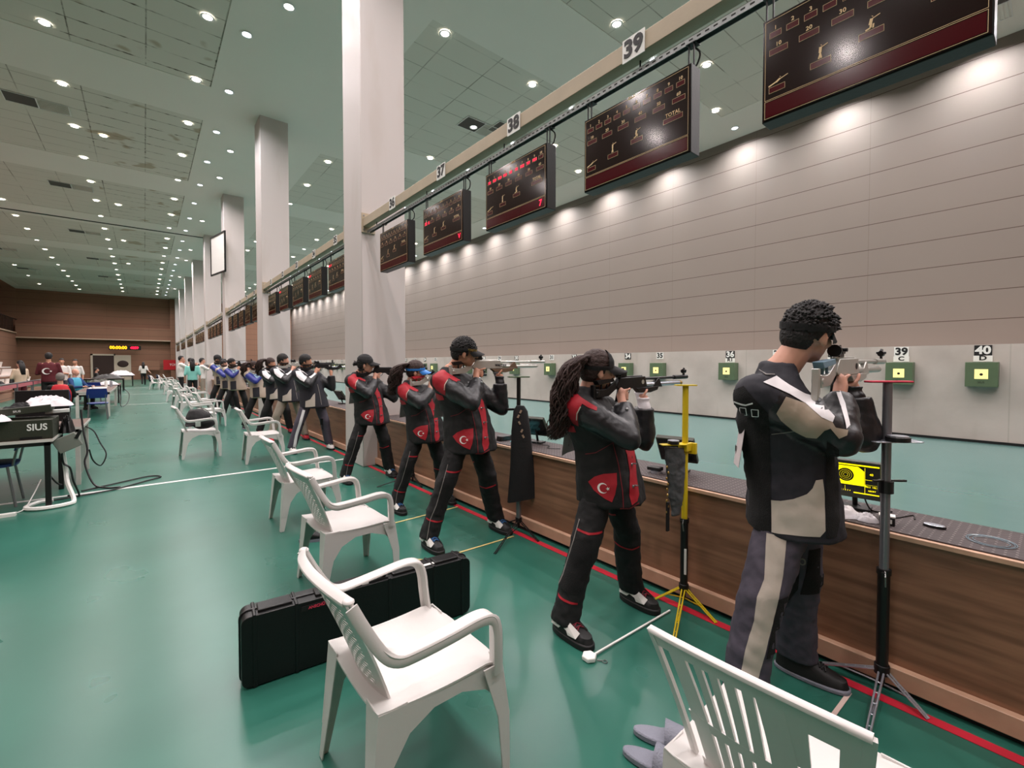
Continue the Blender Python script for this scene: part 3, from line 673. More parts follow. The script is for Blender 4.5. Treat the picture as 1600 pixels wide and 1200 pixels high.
strip('floor_tape', (1.62, 3.14), (1.70, 3.05), .02, M['ytape'], 'short yellow tape piece angled at the end of the nearer yellow strip', 'tape')
strip('floor_tape', (1.70, 4.0), (2.56, 4.04), .02, M['ytape'], 'yellow tape strip in front of the girl with the blue visor', 'tape')
t = thing('retractable_line', 'thin white tape line stretched from a small white reel near the woman shooter', 'tape reel', (1.75, 1.51, 0))
obj('line', MB().box((.36, -.01, .012), (.72, .01, .006), (0, 0, -.028)), M['white'], t)
m = MB().prism([(.04*math.cos(a*PI/6)*(1 if a % 2 else .84), .04*math.sin(a*PI/6)*(1 if a % 2 else .84)) for a in range(12)], (0, 0, .014), (1, 0, 0), (0, 1, 0), .024); obj('reel', m, M['white'], t, bevel=.005)
m = MB().tube([(.012*math.cos(k*PI/5)+.045, .012*math.sin(k*PI/5)-.065, .004) for k in range(11)], .0025, 6); m.cyl((.02, -.035, .006), (.04, -.055, .005), .003, n=6); obj('key_ring', m, M['steel'], t)
# grey slides (slippers) beside the bottom chair
M['grey_rubber'] = mat('grey textured rubber', (128, 130, 142), .7, bump=(150, .4))
def slipper(x, y, r, lb):
    t = thing('slipper', lb, 'slipper', (x, y, 0), r)
    o = [(.135*math.cos(a)*(1 if math.cos(a) > 0 else 1), .047*math.sin(a)*(1.12 if math.cos(a) > 0 else .88)) for a in [2*PI*k/28 for k in range(28)]]
    obj('sole', MB().prism(o, (0, 0, .015), (1, 0, 0), (0, 1, 0), .028), M['grey_rubber'], t, bevel=.006)
    m = MB(); N = 8; vs = []
    for k in range(N+1):
        a = PI*k/N; yy = .056*math.cos(a); zz = .022+.062*math.sin(a)
        for x0, e in ((-.01, 0), (.10, 0), (.10, .006), (-.01, .006)): vs.append((x0 if x0 > 0 else x0, yy*(1+e*6)*(1 if x0 < 0 else .88), zz*(1 if x0 < 0 else .72)+e))
    fs = [(i*4+j, i*4+(j+1) % 4, i*4+4+(j+1) % 4, i*4+4+j) for i in range(N) for j in range(4)]+[(3, 2, 1, 0), (N*4, N*4+1, N*4+2, N*4+3)]
    obj('strap', m.add(vs, fs), M['grey_rubber'], t, smooth='auto')
slipper(1.60, .97, math.radians(-62), 'grey slide slipper, the one farther right under the bottom chair')
slipper(1.47, .93, math.radians(-70), 'grey slide slipper, the left one beside the bottom chair')
# black shoes on the floor by the third chair
M['shoeblk'] = mat('black leather shoe', (16, 15, 16), .45)
for x, y, r in ((1.12, 4.05, -20), (1.26, 4.18, -15)):
    t = thing('shoe', 'black shoe lying on the floor under the third white chair', 'shoe', (x, y, 0), math.radians(r), 'empty black shoes under a chair')
    obj('sole', MB().prism([(.13*math.cos(a), .045*math.sin(a)) for a in [2*PI*k/20 for k in range(20)]], (0, 0, .012), (1, 0, 0), (0, 1, 0), .024), M['grey_rubber'], t)
    obj('upper', MB().loft([((.0, 0, .022), (.125, 0, 0), (0, .043, 0)), ((-.01, 0, .05), (.11, 0, -.012), (0, .04, 0)), ((-.05, 0, .085), (.06, 0, -.01), (0, .032, 0))], 14), M['shoeblk'], t, smooth=True)
# ================================================================ rifle stands
M['ystand'] = mat('yellow painted tube', (212, 186, 30), .35); M['gstand'] = mat('grey anodised tube', (130, 130, 136), .35, .6); M['blktube'] = mat('black tube', (14, 14, 15), .4)
M['redcloth'] = mat('red cloth pad', (196, 60, 80), .8); M['alu'] = mat('bare aluminium', (190, 195, 205), .3, .8)
def stand(label, x, y, top, split, up, low, legm, feet, plate=.11, cloth=None):
    t = thing('rifle_stand', label, 'stand', (x, y, 0))
    obj('upper_tube', MB().cyl((0, 0, split-.05), (0, 0, top), .0185, n=18), up, t, smooth='auto')
    obj('lower_tube', MB().cyl((0, 0, .10), (0, 0, split), .0235, n=18), low, t, smooth='auto')
    obj('collar', MB().cyl((0, 0, split-.012), (0, 0, split+.012), .028).box((-.03, -.005, split), (.03, .012, .012)), M['blktube'], t)
    obj('lever', MB().tube([(-.03, -.01, split+.01), (-.045, -.014, split-.01), (-.03, -.012, split-.06)], .004, 6), M['steel'], t)
    m = MB().cyl((0, 0, .085), (0, 0, .13), .03).cyl((0, 0, .03), (0, 0, .085), .012); obj('hub', m, M['blktube'], t, bevel=.003)
    for fx, fy in feet:
        d = Vector((fx, fy, 0)); L = d.length; m = MB(); u = d.normalized(); s = Vector((-u.y, u.x, 0))
        a = u*.025+Vector((0, 0, .10)); b = d+Vector((0, 0, .006))
        for q in (-1, 1): m.cyl(a+s*.009*q, b+s*.006*q, .0045, n=6)
        k = 1
        while k < 7: p = a.lerp(b, k/7); m.cyl(p-s*.008, p+s*.008, .003, n=5); k += 1
        m.cyl(Vector((0, 0, .04))+u*.012, a.lerp(b, .55), .004, n=6); obj('leg', m, legm, t)
    if plate: obj('rest_plate', MB().prism([(-plate, -.03), (plate, -.03), (plate, .03), (-plate, .03)], (0, 0, top+.003), (.75, -.66, 0), (.66, .75, 0), .007), cloth or up, t)
    return t
t = stand('grey and black rifle stand with red pad nearest the camera, in front of the bench', 2.628, .50, 1.435, .565, M['gstand'], M['blktube'], M['alu'], [(-.47, -.04), (-.06, -.17), (-.03, .28)], .0)
obj('rest_pad', MB().prism([(-.095, -.03), (-.04, -.022), (.05, -.02), (.095, -.028), (.095, .02), (-.09, .025)], (0, 0, 1.44), (.75, -.66, 0), (.66, .75, 0), .009), M['redcloth'], t, bevel=.003)
m = MB().prism(rrect(.22, .10, .02), (0, -.02, 1.172), (.75, -.66, 0), (.66, .75, 0), .005); obj('shelf', m, M['alu'], t, bevel=.002)
tt = thing('pellet_tin', 'black round pellet tin sitting on the shelf of the nearest rifle stand', 'tin', (2.60, .455, 1.175))
obj('tin', MB().cyl((0, 0, 0), (0, 0, .022), .045, n=24), M['black'], tt, bevel=.003); obj('lid', MB().cyl((0, 0, .022), (0, 0, .026), .038, n=24), M['alu'], tt)
obj('clamp', MB().cyl((0, 0, .93), (0, 0, .985), .03).box((.035, -.03, .985), (.09, .012, .008), (0, 0, -.7)).box((-.03, .02, .985), (.05, .012, .008), (0, 0, -.7)), M['blktube'], t)
t = stand('yellow rifle stand with a grey cloth and keys hanging from its clamp', 2.628, 1.49, 1.385, .535, M['ystand'], M['blktube'], M['ystand'], [(-.50, -.22), (-.06, -.24), (-.10, .14)], .062)
obj('clamp', MB().box((.0, 0, 1.0), (.06, .06, .05)).box((.04, -.03, .99), (.02, .05, .07)).box((-.09, .03, 1.02), (.16, .05, .008), (0, 0, -.6)), M['ystand'], t, bevel=.003)
obj('printed_label', MB().box((-.018, -.018, .28), (.012, .012, .16), (0, 0, .78)), M['white'], t)
tt = thing('pellet_tin', 'silver topped pellet tin resting on the yellow clamp shelf', 'tin', (2.535, 1.515, 1.026)); obj('tin', MB().cyl((0, 0, 0), (0, 0, .018), .034, n=20), M['black'], tt); obj('lid', MB().cyl((0, 0, .018), (0, 0, .022), .034, n=20), M['alu'], tt)
tt = thing('hanging_cloth', 'frayed grey cloth bag hanging from the yellow stand', 'cloth', (2.57, 1.515, .55))
m = MB()
m.loft([((.0, 0, .02), (.022, -.015, 0), (.006, .01, 0)), ((-.0, 0, .16), (.040, -.03, 0), (.010, .014, 0)), ((-.01, 0, .32), (.05, -.036, 0), (.012, .016, 0)), ((-.02, 0, .45), (.055, -.04, 0), (.012, .016, 0))], 12)
obj('cloth', remeshed(m, .007, 1, (.05, .018)), M['greycloth'], tt).data.materials.append(M['greycloth'])
m = MB(); 
for k in range(9): m.ball((-.065+.004*math.sin(k*2), .02+.004*math.cos(k*3), .33-.035*k), (.008, .006, .010), 8)
obj('brass_clips', m, mat('brass', (170, 140, 80), .35, .8), tt); obj('black_strap', MB().box((-.06, .02, .02), (.022, .012, .18)), M['blackcloth'], tt)
t = stand('black topped rifle stand with a long black bag, beside the tall shooter in red', 2.615, 3.10, 1.40, .62, M['blktube'], M['gstand'], M['blktube'], [(-.47, -.26), (-.03, -.30), (-.1, .22)], .0)
obj('rest_plate', MB().prism([(-.1, -.03), (.1, -.03), (.1, .03), (-.1, .03)], (0, 0, 1.405), (.9, -.4, 0), (.4, .9, 0), .012), M['tgreen'], t, bevel=.003)
obj('arm', MB().box((-.06, .02, 1.115), (.12, .04, .018), (0, 0, -.35)), M['blktube'], t)
tt = thing('long_bag', 'long black cloth bag hanging from the stand between the two nearest red shooters', 'bag', (2.60, 3.05, .30))
m = MB().loft([((.02, 0, .0), (.12, -.07, .02), (.02, .03, 0)), ((.015, 0, .30), (.095, -.055, 0), (.022, .03, 0)), ((.0, 0, .62), (.075, -.045, 0), (.024, .032, 0)), ((-.005, 0, .80), (.055, -.035, 0), (.022, .03, 0)), ((-.01, 0, .85), (.03, -.02, 0), (.014, .02, 0))], 14, power=.8)
obj('body', m, M['blackcloth'], tt, smooth='auto'); m = MB()
for k, (a, b) in enumerate(((-.03, .76), (-.02, .70), (.0, .63), (.012, .58), (-.01, .80))): m.box((-.02+a, -.035-a*.4, b), (.016, .006, .03), (0, .5*(-1)**k, -.5))
obj('camouflage_patches', m, mat('tan cloth', (150, 130, 110), .8), tt)['kind'] = 'stuff'
stand('thin black rifle stand beside the girl with the blue visor', 2.60, 4.35, 1.38, .62, M['blktube'], M['blktube'], M['blktube'], [(-.35, -.2), (.0, -.22), (-.05, .25)], .08)
stand('thin black rifle stand in front of the shooter with black cap and hair bun', 2.62, 5.2, 1.30, .62, M['blktube'], M['blktube'], M['blktube'], [(-.42, .12), (.0, -.25), (-.05, .25)], .08)
# ================================================================ monitors on the benches
M['screen_off'] = mat('switched off screen', (22, 26, 26), .12, bump=(3, .0)); M['bezel'] = mat('dark olive monitor case', (52, 56, 46), .5)
M['scr_y'] = mat('lit yellow screen area', (250, 236, 0), .5, emis=((255, 238, 0), 1.0)); M['scr_k'] = mat('lit dark screen area', (20, 20, 12), .3)
def monitor(label, x, y, rz, tilt=.45, lit=False, group=None, z=.738, scale=1.0):
    t = thing('monitor', label, 'monitor', (x, y, z), rz, group); W, H = .235*scale/1.0, .20*scale
    R = Euler((0, -tilt, 0)).to_matrix(); c = Vector((0, 0, .17))
    def bxr(mb, x0, x1, y0, y1, z0, z1, mi=0):
        k = len(mb.v); mb.bx(x0, x1, y0, y1, z0, z1, mi)
        for i in range(k, len(mb.v)): mb.v[i] = R@mb.v[i]+c
        return mb
    obj('casing', bxr(MB(), -.015, .02, -W/2, W/2, -H/2, H/2), M['bezel'], t, bevel=.004)
    b = W*.045
    obj('screen', bxr(MB(), -.0165, -.015, -W/2+b, W/2-b, -H/2+b*2.2, H/2-b*1.3), M['scr_k'] if lit else M['screen_off'], t)
    obj('stand_arm', MB().cyl((.015, 0, .13), (.05, 0, .02), .012).box((.04, 0, .01), (.10, .14, .012)), M['black'], t)
    if lit:
        U, V = Vector((0, -1, 0)), R@Vector((0, 0, 1)); N = R@Vector((-1, 0, 0)); o = c+N*.0172; m = MB()
        w2, h2 = W/2-b, (H-b*3.5)/2; o = o+V*(b*.45)
        m.add([o+U*(-w2)+V*h2*.82, o+U*(w2*.18)+V*h2*.82, o+U*(w2*.42)+V*h2*.55, o+U*(w2*.42)-V*h2*.42, o+U*(-w2)-V*h2*.42], [(4, 3, 2, 1, 0)])
        def q(u0, u1, v0, v1): m.add([o+U*u0*w2+V*v0*h2, o+U*u1*w2+V*v0*h2, o+U*u1*w2+V*v1*h2, o+U*u0*w2+V*v1*h2], [(3, 2, 1, 0)])
        q(-1, 1, .88, .97); q(.0, 1, -.95, -.88); q(.42, .50, -.42, -.34); q(.44, .455, -.9, .8); q(.44, 1, .02, .04); q(.44, 1, -.30, -.29); q(-.35, -.34, -.85, -.5)
        obj('lit_area', m, M['scr_y'], t); m = MB(); cc = o+U*(-w2*.32)+V*(h2*.22)+N*.0006
        m.add([cc+U*math.cos(a)*h2*.44+V*math.sin(a)*h2*.44 for a in [2*PI*k/28 for k in range(28)]], [tuple(range(28))[::-1]]); obj('target_disc', m, M['scr_k'], t); m = MB()
        for r_ in (.12, .22, .33): m.tube([cc+N*.0008+U*math.cos(a)*h2*r_+V*math.sin(a)*h2*r_ for a in [2*PI*k/24 for k in range(25)]], .0004, 4)
        add_text(m, '100.2  102.3a', o+U*w2*.72-V*h2*.42+N*.001, U, V, .011); add_text(m, 'ABORT', o+U*w2*.72-V*h2*.68+N*.001, U, V, .010); add_text(m, '1: 10.4  9.9', o-U*w2*.7-V*h2*.56+N*.001, U, V, .009); add_text(m, 'MATCH  1  2  3  4', o-U*w2*.45-V*h2*.82+N*.001, U, V, .009); add_text(m, '40', o+U*w2*.70+V*h2*.4+N*.001, U, V, .016)
        obj('screen_lettering', m, M['scr_y'], t)
    mm = MB(); add_text(mm, 'SIUS', c+R@Vector((-.0175, 0, H/2-b*.7)), (0, -1, 0), R@Vector((0, 0, 1)), .009); obj('badge', mm, M['steel'], t)
    return t
monitor('lit monitor with yellow target screen on the bench beside the nearest shooter', 2.93, .69, math.radians(6), .10, True, scale=1.0)
monitor('dark monitor tilted on the bench behind the yellow stand', 2.96, 1.74, math.radians(14), .62, scale=1.12)
monitor('dark monitor tilted on the bench beside the long black bag', 2.98, 3.28, math.radians(16), .62, scale=1.12)
monitor('dark monitor on the bench behind the girl with the blue visor', 2.98, 4.6, math.radians(14), .6, scale=1.1)
for i in range(3, 40):
    b, r = divmod(i, 5)
    if i < 5: continue
    y = 1.74+(r-.9)*1.225+b*BAY
    monitor('brown lit monitor behind the shooter in grey trousers beyond the column' if i == 5 else 'dark monitor on the bench farther down the firing line', 2.98, y, math.radians(14), .6, scale=1.1, group=None if i == 5 else 'far monitors on the benches')
    if i > 22: break
# small things on the near bench
M['towel'] = mat('white crumpled towel', (226, 222, 226), .9, bump=(18, .6)); M['cyan'] = mat('cyan crumpled cloth', (126, 214, 222), .9, bump=(18, .5))
from mathutils import noise as NZ
def crumple(name, lb, cat, x, y, z, sx, sy, sz, m, seed):
    """crumpled cloth: a closed heap with ridged folds and a ragged outline"""
    N = 44; top = []; o = Vector((seed*3.1, seed*1.7, 0))
    for j in range(N//2+1):
        r = j/(N//2)
        for i in range(N):
            a = 2*PI*i/N; d = Vector((math.cos(a), math.sin(a), 0)); rag = 1+.28*NZ.noise(d*1.6+o)+.12*NZ.noise(d*4+o)
            p = Vector((d.x*r*rag*sx*1.15, d.y*r*rag*sy*1.15, 0)); q = Vector((p.x/sx, p.y/sy, 0))
            rid = 1-abs(NZ.noise(q*1.9+o))*2.0; rid2 = 1-abs(NZ.noise(q*4.3+o*2))*2.0
            h = (1-r**2.6)*sz*(.45+.38*rid+.20*rid2)+.004
            if r > .98: h = .002
            top.append(Vector((p.x, p.y, max(h, .002))))
    K = N//2+1; fs = []
    for j in range(K-1):
        for i in range(N):
            a, b = j*N+i, j*N+(i+1) % N; fs.append((a, a+N, b+N, b))
    fs.append(tuple(range((K-1)*N, K*N))[::-1])
    return tag(obj(name, MB().add(top, fs), m, loc=(x, y, z), smooth='auto', angle=1.2), lb, cat)
crumple('towel', 'white crumpled towel on the bench below the lit monitor', 'towel', 2.80, .74, .738, .075, .10, .06, M['towel'], 3)
crumple('cloth', 'white crumpled rag next to the towel on the bench', 'cloth', 2.78, .60, .738, .035, .045, .04, M['towel'], 8)
crumple('cloth', 'cyan crumpled cloth on the bench beside the tall shooter in red', 'cloth', 2.92, 3.42, .738, .07, .11, .06, M['cyan'], 5)
tag(obj('pouch', MB().loft([((0, 0, 0), (.09, 0, 0), (0, .05, 0)), ((0, 0, .05), (.08, 0, 0), (0, .045, 0))], 14, power=.6), M['black'], loc=(2.86, 3.62, .738), bevel=.008), 'black pouch on the bench left of the cyan cloth', 'pouch')
t = thing('pellet_box', 'small black box of pellets with white label on the bench by the grey stand', 'box', (2.80, .525, .738)); obj('box', MB().box((0, 0, .02), (.05, .06, .04), (0, 0, .2)), M['black'], t, bevel=.003); obj('label', MB().box((-.0265, -.004, .021), (.001, .04, .02), (0, 0, .2)), M['white'], t); obj('lid', MB().box((0, 0, .043), (.052, .062, .006), (0, 0, .2)), M['white'], t)
t = thing('pellet_tin', 'flat oval black and silver tin alone on the bench right of the grey stand', 'tin', (2.92, .37, .738)); obj('tin', MB().loft([((0, 0, 0), (.024, 0, 0), (0, .042, 0)), ((0, 0, .012), (.024, 0, 0), (0, .042, 0))], 20), M['black'], t, bevel=.002); obj('lid', MB().loft([((0, 0, .012), (.021, 0, 0), (0, .039, 0)), ((0, 0, .015), (.018, 0, 0), (0, .036, 0))], 20), M['alu'], t)
m = MB()
for r, z in ((.075, .003), (.06, .003), (.082, .004)): m.tube([(2.87+r*1.0*math.cos(a), .18+r*.95*math.sin(a), .738+z) for a in [2*PI*k/30 for k in range(31)]], .0016, 5)
tag(obj('wire_coil', m, mat('clear plastic tubing', (120, 140, 150), .2)), 'coil of thin clear tubing lying on the bench at the right edge', 'coil')
t = thing('pellet_tin', 'two stacked silver tins on the bench between the woman and the yellow stand', 'tin', (2.84, 1.83, .738)); obj('tin', MB().cyl((0, 0, 0), (0, 0, .018), .038, n=20), M['alu'], t); obj('tin', MB().box((.0, .01, .032), (.06, .10, .026), (0, 0, .1)), M['black'], t, bevel=.006)
m = MB().tube(shaped([(3.0, .69, .76), (2.96, .64, .745), (2.99, .58, .742), (2.93, .52, .742), (3.05, .47, .742), (2.98, .45, .742)], 5), .003, 6); m.tube(shaped([(2.98, .66, .82), (2.96, .63, .76), (2.98, .60, .742), (3.04, .55, .742)], 5), .004, 6)
tag(obj('monitor_cable', m, M['black']), 'black cables coming from the lit monitor onto the bench', 'cable')
m = MB().tube(shaped([(3.0, 3.3, .76), (2.95, 3.2, .744), (2.98, 3.08, .743), (2.88, 3.0, .743), (2.95, 2.9, .743)], 5), .003, 6); tag(obj('monitor_cable', m, M['black']), 'thin dark cable curled on the bench behind the long black bag', 'cable')
# ================================================================ left side: control tables
M['darkgreen'] = mat('dark olive metal box', (44, 48, 36), .5, bump=(120, .2)); M['tabletop'] = mat('brown table top', (96, 74, 66), .35); M['bluepl'] = mat('blue plastic', (24, 44, 118), .4); M['chrome'] = mat('grey tube', (140, 142, 146), .3, .7); M['wframe'] = mat('white steel frame', (206, 202, 196), .4); M['greybox'] = mat('grey plastic box', (120, 124, 116), .5)
def table(label, x0, x1, y0, y1, z, mleg, mtop, medge, lw=.045, group=None):
    t = thing('table', label, 'table', ((x0+x1)/2, (y0+y1)/2, 0), group=group); hx, hy = (x1-x0)/2, (y1-y0)/2
    obj('table_top', MB().bx(-hx, hx, -hy, hy, z-.024, z), mtop, t, bevel=.002)
    obj('edge_band', MB().bx(-hx-.002, hx+.002, -hy-.003, -hy, z-.03, z+.001).bx(hx, hx+.003, -hy, hy, z-.03, z+.001), medge, t)
    obj('frame', MB().bx(-hx+.02, hx-.02, -hy+.01, -hy+.01+lw, z-.024-lw, z-.024).bx(-hx+.02, hx-.02, hy-.01-lw, hy-.01, z-.024-lw, z-.024).bx(hx-.02-lw, hx-.02, -hy+.01, hy-.01, z-.024-lw, z-.024).bx(-hx+.02, -hx+.02+lw, -hy+.01, hy-.01, z-.024-lw, z-.024), mleg, t)
    for a in (-1, 1):
        for b in (-1, 1): cx, cy = a*(hx-.02-lw/2), b*(hy-.01-lw/2); obj('leg', MB().bx(cx-lw/2, cx+lw/2, cy-lw/2, cy+lw/2, 0, z-.024), mleg, t)
    return t
table('black framed table nearest on the left, carrying the olive equipment cases', -2.2, -.76, 6.72, 7.72, .735, M['black'], M['tabletop'], M['wframe'])
table('white framed table with grey side just behind the black framed table', -2.2, -.62, 7.80, 8.95, .735, M['wframe'], M['tabletop'], M['wframe'])
tag(obj('modesty_board', MB().bx(-.655, -.645, 7.86, 8.5, .12, .70), M['greybox']), 'grey modesty panel standing against the side of the white framed table', 'panel')
table('long white framed table where the officials sit', -1.53, -.77, 17.5, 21.9, .74, M['wframe'], M['tabletop'], M['wframe'], .07)
table('dark table beyond the officials', -2.3, -.75, 23.2, 25.2, .72, M['black'], M['tabletop'], M['black'])
table('far small black table by the end door', -2.6, -.9, 33.5, 35.0, .72, M['black'], M['tabletop'], M['black'])
table('farthest table with white things on it', -2.0, -.6, 40.5, 41.8, .75, M['black'], M['tabletop'], M['black'])
# equipment cases
t = thing('equipment_case', 'dark olive metal case with large white lettering on the near left table', 'case', (-1.42, 7.02, .735))
obj('body', MB().bx(-.6, .66, -.26, .2, 0, .205), M['darkgreen'], t, bevel=.006); obj('slot', MB().bx(.42, .58, -.263, -.26, .0, .03), M['black'], t)
mm = MB(); add_text(mm, 'SIUS', (.545, -.262, .125), (1, 0, 0), (0, 0, 1), .095, bold=.002, sx=.85); obj('lettering', mm, M['white'], t)
t = thing('equipment_case', 'second olive case lying tilted on top of the lettered case', 'case', (-1.30, 7.06, .94)); obj('body', MB().box((.0, .0, .065), (1.02, .4, .075), (0, -.09, .05)), M['darkgreen'], t, bevel=.006)
mm = MB(); add_text(mm, 'SIUS', (.27, -.212, .088), (1, 0, .09), (0, 0, 1), .03); obj('lettering', mm, M['white'], t)
crumple('glove', 'white and dark crumpled gloves heaped on top of the olive cases', 'gloves', -.83, 7.05, 1.06, .19, .14, .12, M['towel'], 12)
crumple('glove', 'black glove lying left of the white heap on the cases', 'gloves', -1.0, 6.98, 1.045, .12, .08, .07, M['blackcloth'], 21)
crumple('glove', 'white and black glove at the far left edge of the near table', 'gloves', -1.16, 6.80, .94, .09, .1, .07, M['towel'], 33)
crumple('cable_heap', 'tangled dark cables between the cases and the grey box', 'cables', -.70, 7.25, .735, .06, .12, .20, M['black'], 40)
t = thing('screen', 'large black television back standing behind the olive cases', 'screen', (-.985, 8.05, .735)); obj('panel', MB().bx(-.235, .235, -.02, .03, .06, .46), M['black'], t, bevel=.004); obj('foot', MB().bx(-.2, .2, -.1, .12, 0, .012).bx(-.03, .03, -.0, .02, 0, .1), M['black'], t)
t = thing('power_adapter', 'grey box hanging off the corner of the near table', 'adapter', (-.67, 6.95, .60)); obj('box', MB().box((0, 0, .05), (.20, .06, .16), (0, -.45, 0)), M['greybox'], t, bevel=.005); obj('connector', MB().box((.09, -.02, .14), (.03, .03, .10), (0, .4, 0)), M['black'], t)
tag(obj('power_strip', MB().box((0, 0, 0), (.2, .05, .04), (0, -.05, .1)), M['white'], loc=(-.78, 7.3, .98), bevel=.005), 'white power strip on the heap of cables at the table corner', 'power strip')
def cable(lb, pts, r, m, cat='cable', name='cable'): return tag(obj(name, MB().tube(shaped(pts, 6), r, 6), m), lb, cat)
cable('bundle of white cables falling from the near table and coiling on the floor', [(-.72, 7.0, .6), (-.70, 7.05, .35), (-.68, 6.98, .2), (-.62, 6.85, .03), (-.66, 6.72, .02), (-.85, 6.68, .02), (-.98, 6.8, .02), (-.92, 7.0, .02), (-.80, 7.02, .02)], .022, M['white'])
cable('black cable dangling between the two near tables', [(-.62, 7.75, .95), (-.60, 7.7, .7), (-.56, 7.62, .45), (-.58, 7.55, .3), (-.50, 7.45, .06), (-.38, 7.35, .012), (-.25, 7.3, .01)], .011, M['black'])
cable('black cable looping on the floor over the white line', [(-.9, 7.05, .012), (-.6, 7.1, .012), (-.3, 7.2, .012), (-.02, 7.45, .012), (.15, 7.62, .012), (.02, 7.75, .012), (-.3, 7.55, .012), (-.6, 7.35, .012)], .009, M['black'])
cable('black cable arc standing off the side of the white framed table', [(-.60, 7.95, .72), (-.52, 7.95, .65), (-.46, 7.9, .5), (-.40, 7.85, .35), (-.45, 7.8, .22), (-.52, 7.75, .3), (-.55, 7.7, .45)], .008, M['black'])
cable('black cord hanging under the near table top', [(-.86, 7.0, .70), (-.84, 7.0, .5), (-.83, 7.02, .33), (-.78, 7.08, .2), (-.74, 7.1, .16)], .008, M['black'])
cable('black plugged cord below the grey box', [(-.72, 6.98, .55), (-.71, 7.0, .42), (-.66, 7.0, .36), (-.64, 7.05, .2), (-.60, 7.1, .01), (-.70, 7.2, .01)], .010, M['black'])
cable('thin white cord on the floor left of the table legs', [(-1.15, 6.7, .01), (-1.0, 6.75, .01), (-.95, 6.95, .1), (-.9, 7.1, .25)], .006, M['white'])
cable('black cables gathered under the officials table', [(-.74, 21.7, .7), (-.68, 21.5, .35), (-.66, 21.2, .02), (-.5, 21.6, .1), (-.45, 22, .4), (-.6, 22.2, .6)], .012, M['black'])
tag(obj('cable_duct', MB().bx(-1.9, -1.02, 6.60, 6.66, 0, .03), M['white']), 'white plastic duct on the floor at the lower left', 'duct')
# blue chair under the near table, and two more by the officials
def blue_chair(label, x, y, r, group=None):
    t = thing('blue_chair', label, 'chair', (x, y, 0), r, group)
    obj('seat', MB().loft([((0, 0, .43), (.22, 0, 0), (0, .21, 0)), ((0, 0, .46), (.23, 0, 0), (0, .22, 0)), ((0, 0, .47), (.2, 0, 0), (0, .19, 0))], 18, power=.6), M['bluepl'], t, smooth='auto')
    obj('backrest', MB().loft([((-.22, 0, .60), (.012, 0, 0), (0, .2, 0)), ((-.25, 0, .72), (.014, 0, 0), (0, .22, 0)), ((-.27, 0, .86), (.012, 0, 0), (0, .2, 0))], 14, power=.6), M['bluepl'], t, smooth='auto')
    for a in (-1, 1):
        for b in (-1, 1): obj('leg', MB().cyl((a*.16, b*.17, .44), (a*.22, b*.2, 0), .012, n=10), M['chrome'], t)
    obj('back_frame', MB().cyl((-.2, -.17, .44), (-.25, -.17, .7), .011, n=8).cyl((-.2, .17, .44), (-.25, .17, .7), .011, n=8), M['chrome'], t)
blue_chair('blue seated chair under the near left table, with grey legs', -1.30, 7.22, PI)
blue_chair('blue chair of the seated official in the red vest', -1.67, 15.9, PI/2+.1); blue_chair('blue chair partly hidden behind the white table legs', -1.0, 16.75, PI/2); blue_chair('empty blue chair beyond the officials table', -1.45, 22.5, PI/2)
# cups, bottles, papers on the officials table
for i, (x, y, h, m) in enumerate(((-1.2, 18.6, .10, M['white']), (-1.0, 20.3, .22, M['white']), (-.9, 20.9, .20, M['alu']))):
    tag(obj('cup' if i == 0 else 'bottle', MB().loft([((x, y, .742), (.04, 0, 0), (0, .04, 0)), ((x, y, .742+h*.7), (.04, 0, 0), (0, .04, 0)), ((x, y, .742+h), (.03, 0, 0), (0, .03, 0))], 12), m, smooth='auto'), ('white cup on the officials table', 'white bottle on the officials table', 'grey bottle at the far end of the officials table')[i], 'cup' if i == 0 else 'bottle')
tag(obj('paper_stack', MB().bx(-1.35, -.95, 19.0, 19.8, .742, .77), M['white']), 'sheets of white paper spread on the officials table', 'paper')
for i, (x, y, z, sx, sy, sz, m) in enumerate(((-1.35, 24.4, .72, .38, .38, .22, M['darkgreen']), (-1.1, 23.55, .72, .26, .16, .16, M['towel']), (-1.6, 34.3, .72, .6, .4, .25, M['black']), (-1.2, 41.1, .75, .6, .4, .35, M['towel']))):
    crumple('equipment_heap', ('olive equipment heaped on the dark table beyond the officials', 'pale cloth on the dark table beyond the officials', 'dark equipment on the far small table', 'pale things heaped on the farthest table')[i], 'equipment', x, y, z, sx, sy, sz, m, 60+i)
# bags at the far left behind the television
crumple('bag', 'dark bag on a table at the left edge behind the television', 'bag', -2.15, 10.2, .74, .22, .2, .30, M['blackcloth'], 77)
table('dark low table at the left edge holding the dark bag', -3.2, -1.9, 9.8, 10.9, .735, M['black'], M['tabletop'], M['black'])
# barrier rail in front of the stand
t = thing('barrier', 'low grey barrier with a pink band in front of the spectator stand', 'barrier', (-2.62, 0, 0))
m = MB()
for k in range(6): m.bx(-.03, .03, 13.0+k*2.2, 13.06+k*2.2, 0, 1.0)
obj('posts', m, M['chrome'], t)['kind'] = 'stuff'; obj('band', MB().bx(-.015, .015, 13, 24.2, .9, 1.0), mat('pink barrier tape', (176, 96, 104), .6), t); obj('rail', MB().cyl((0, 13, 1.02), (0, 24.2, 1.02), .02), M['chrome'], t)
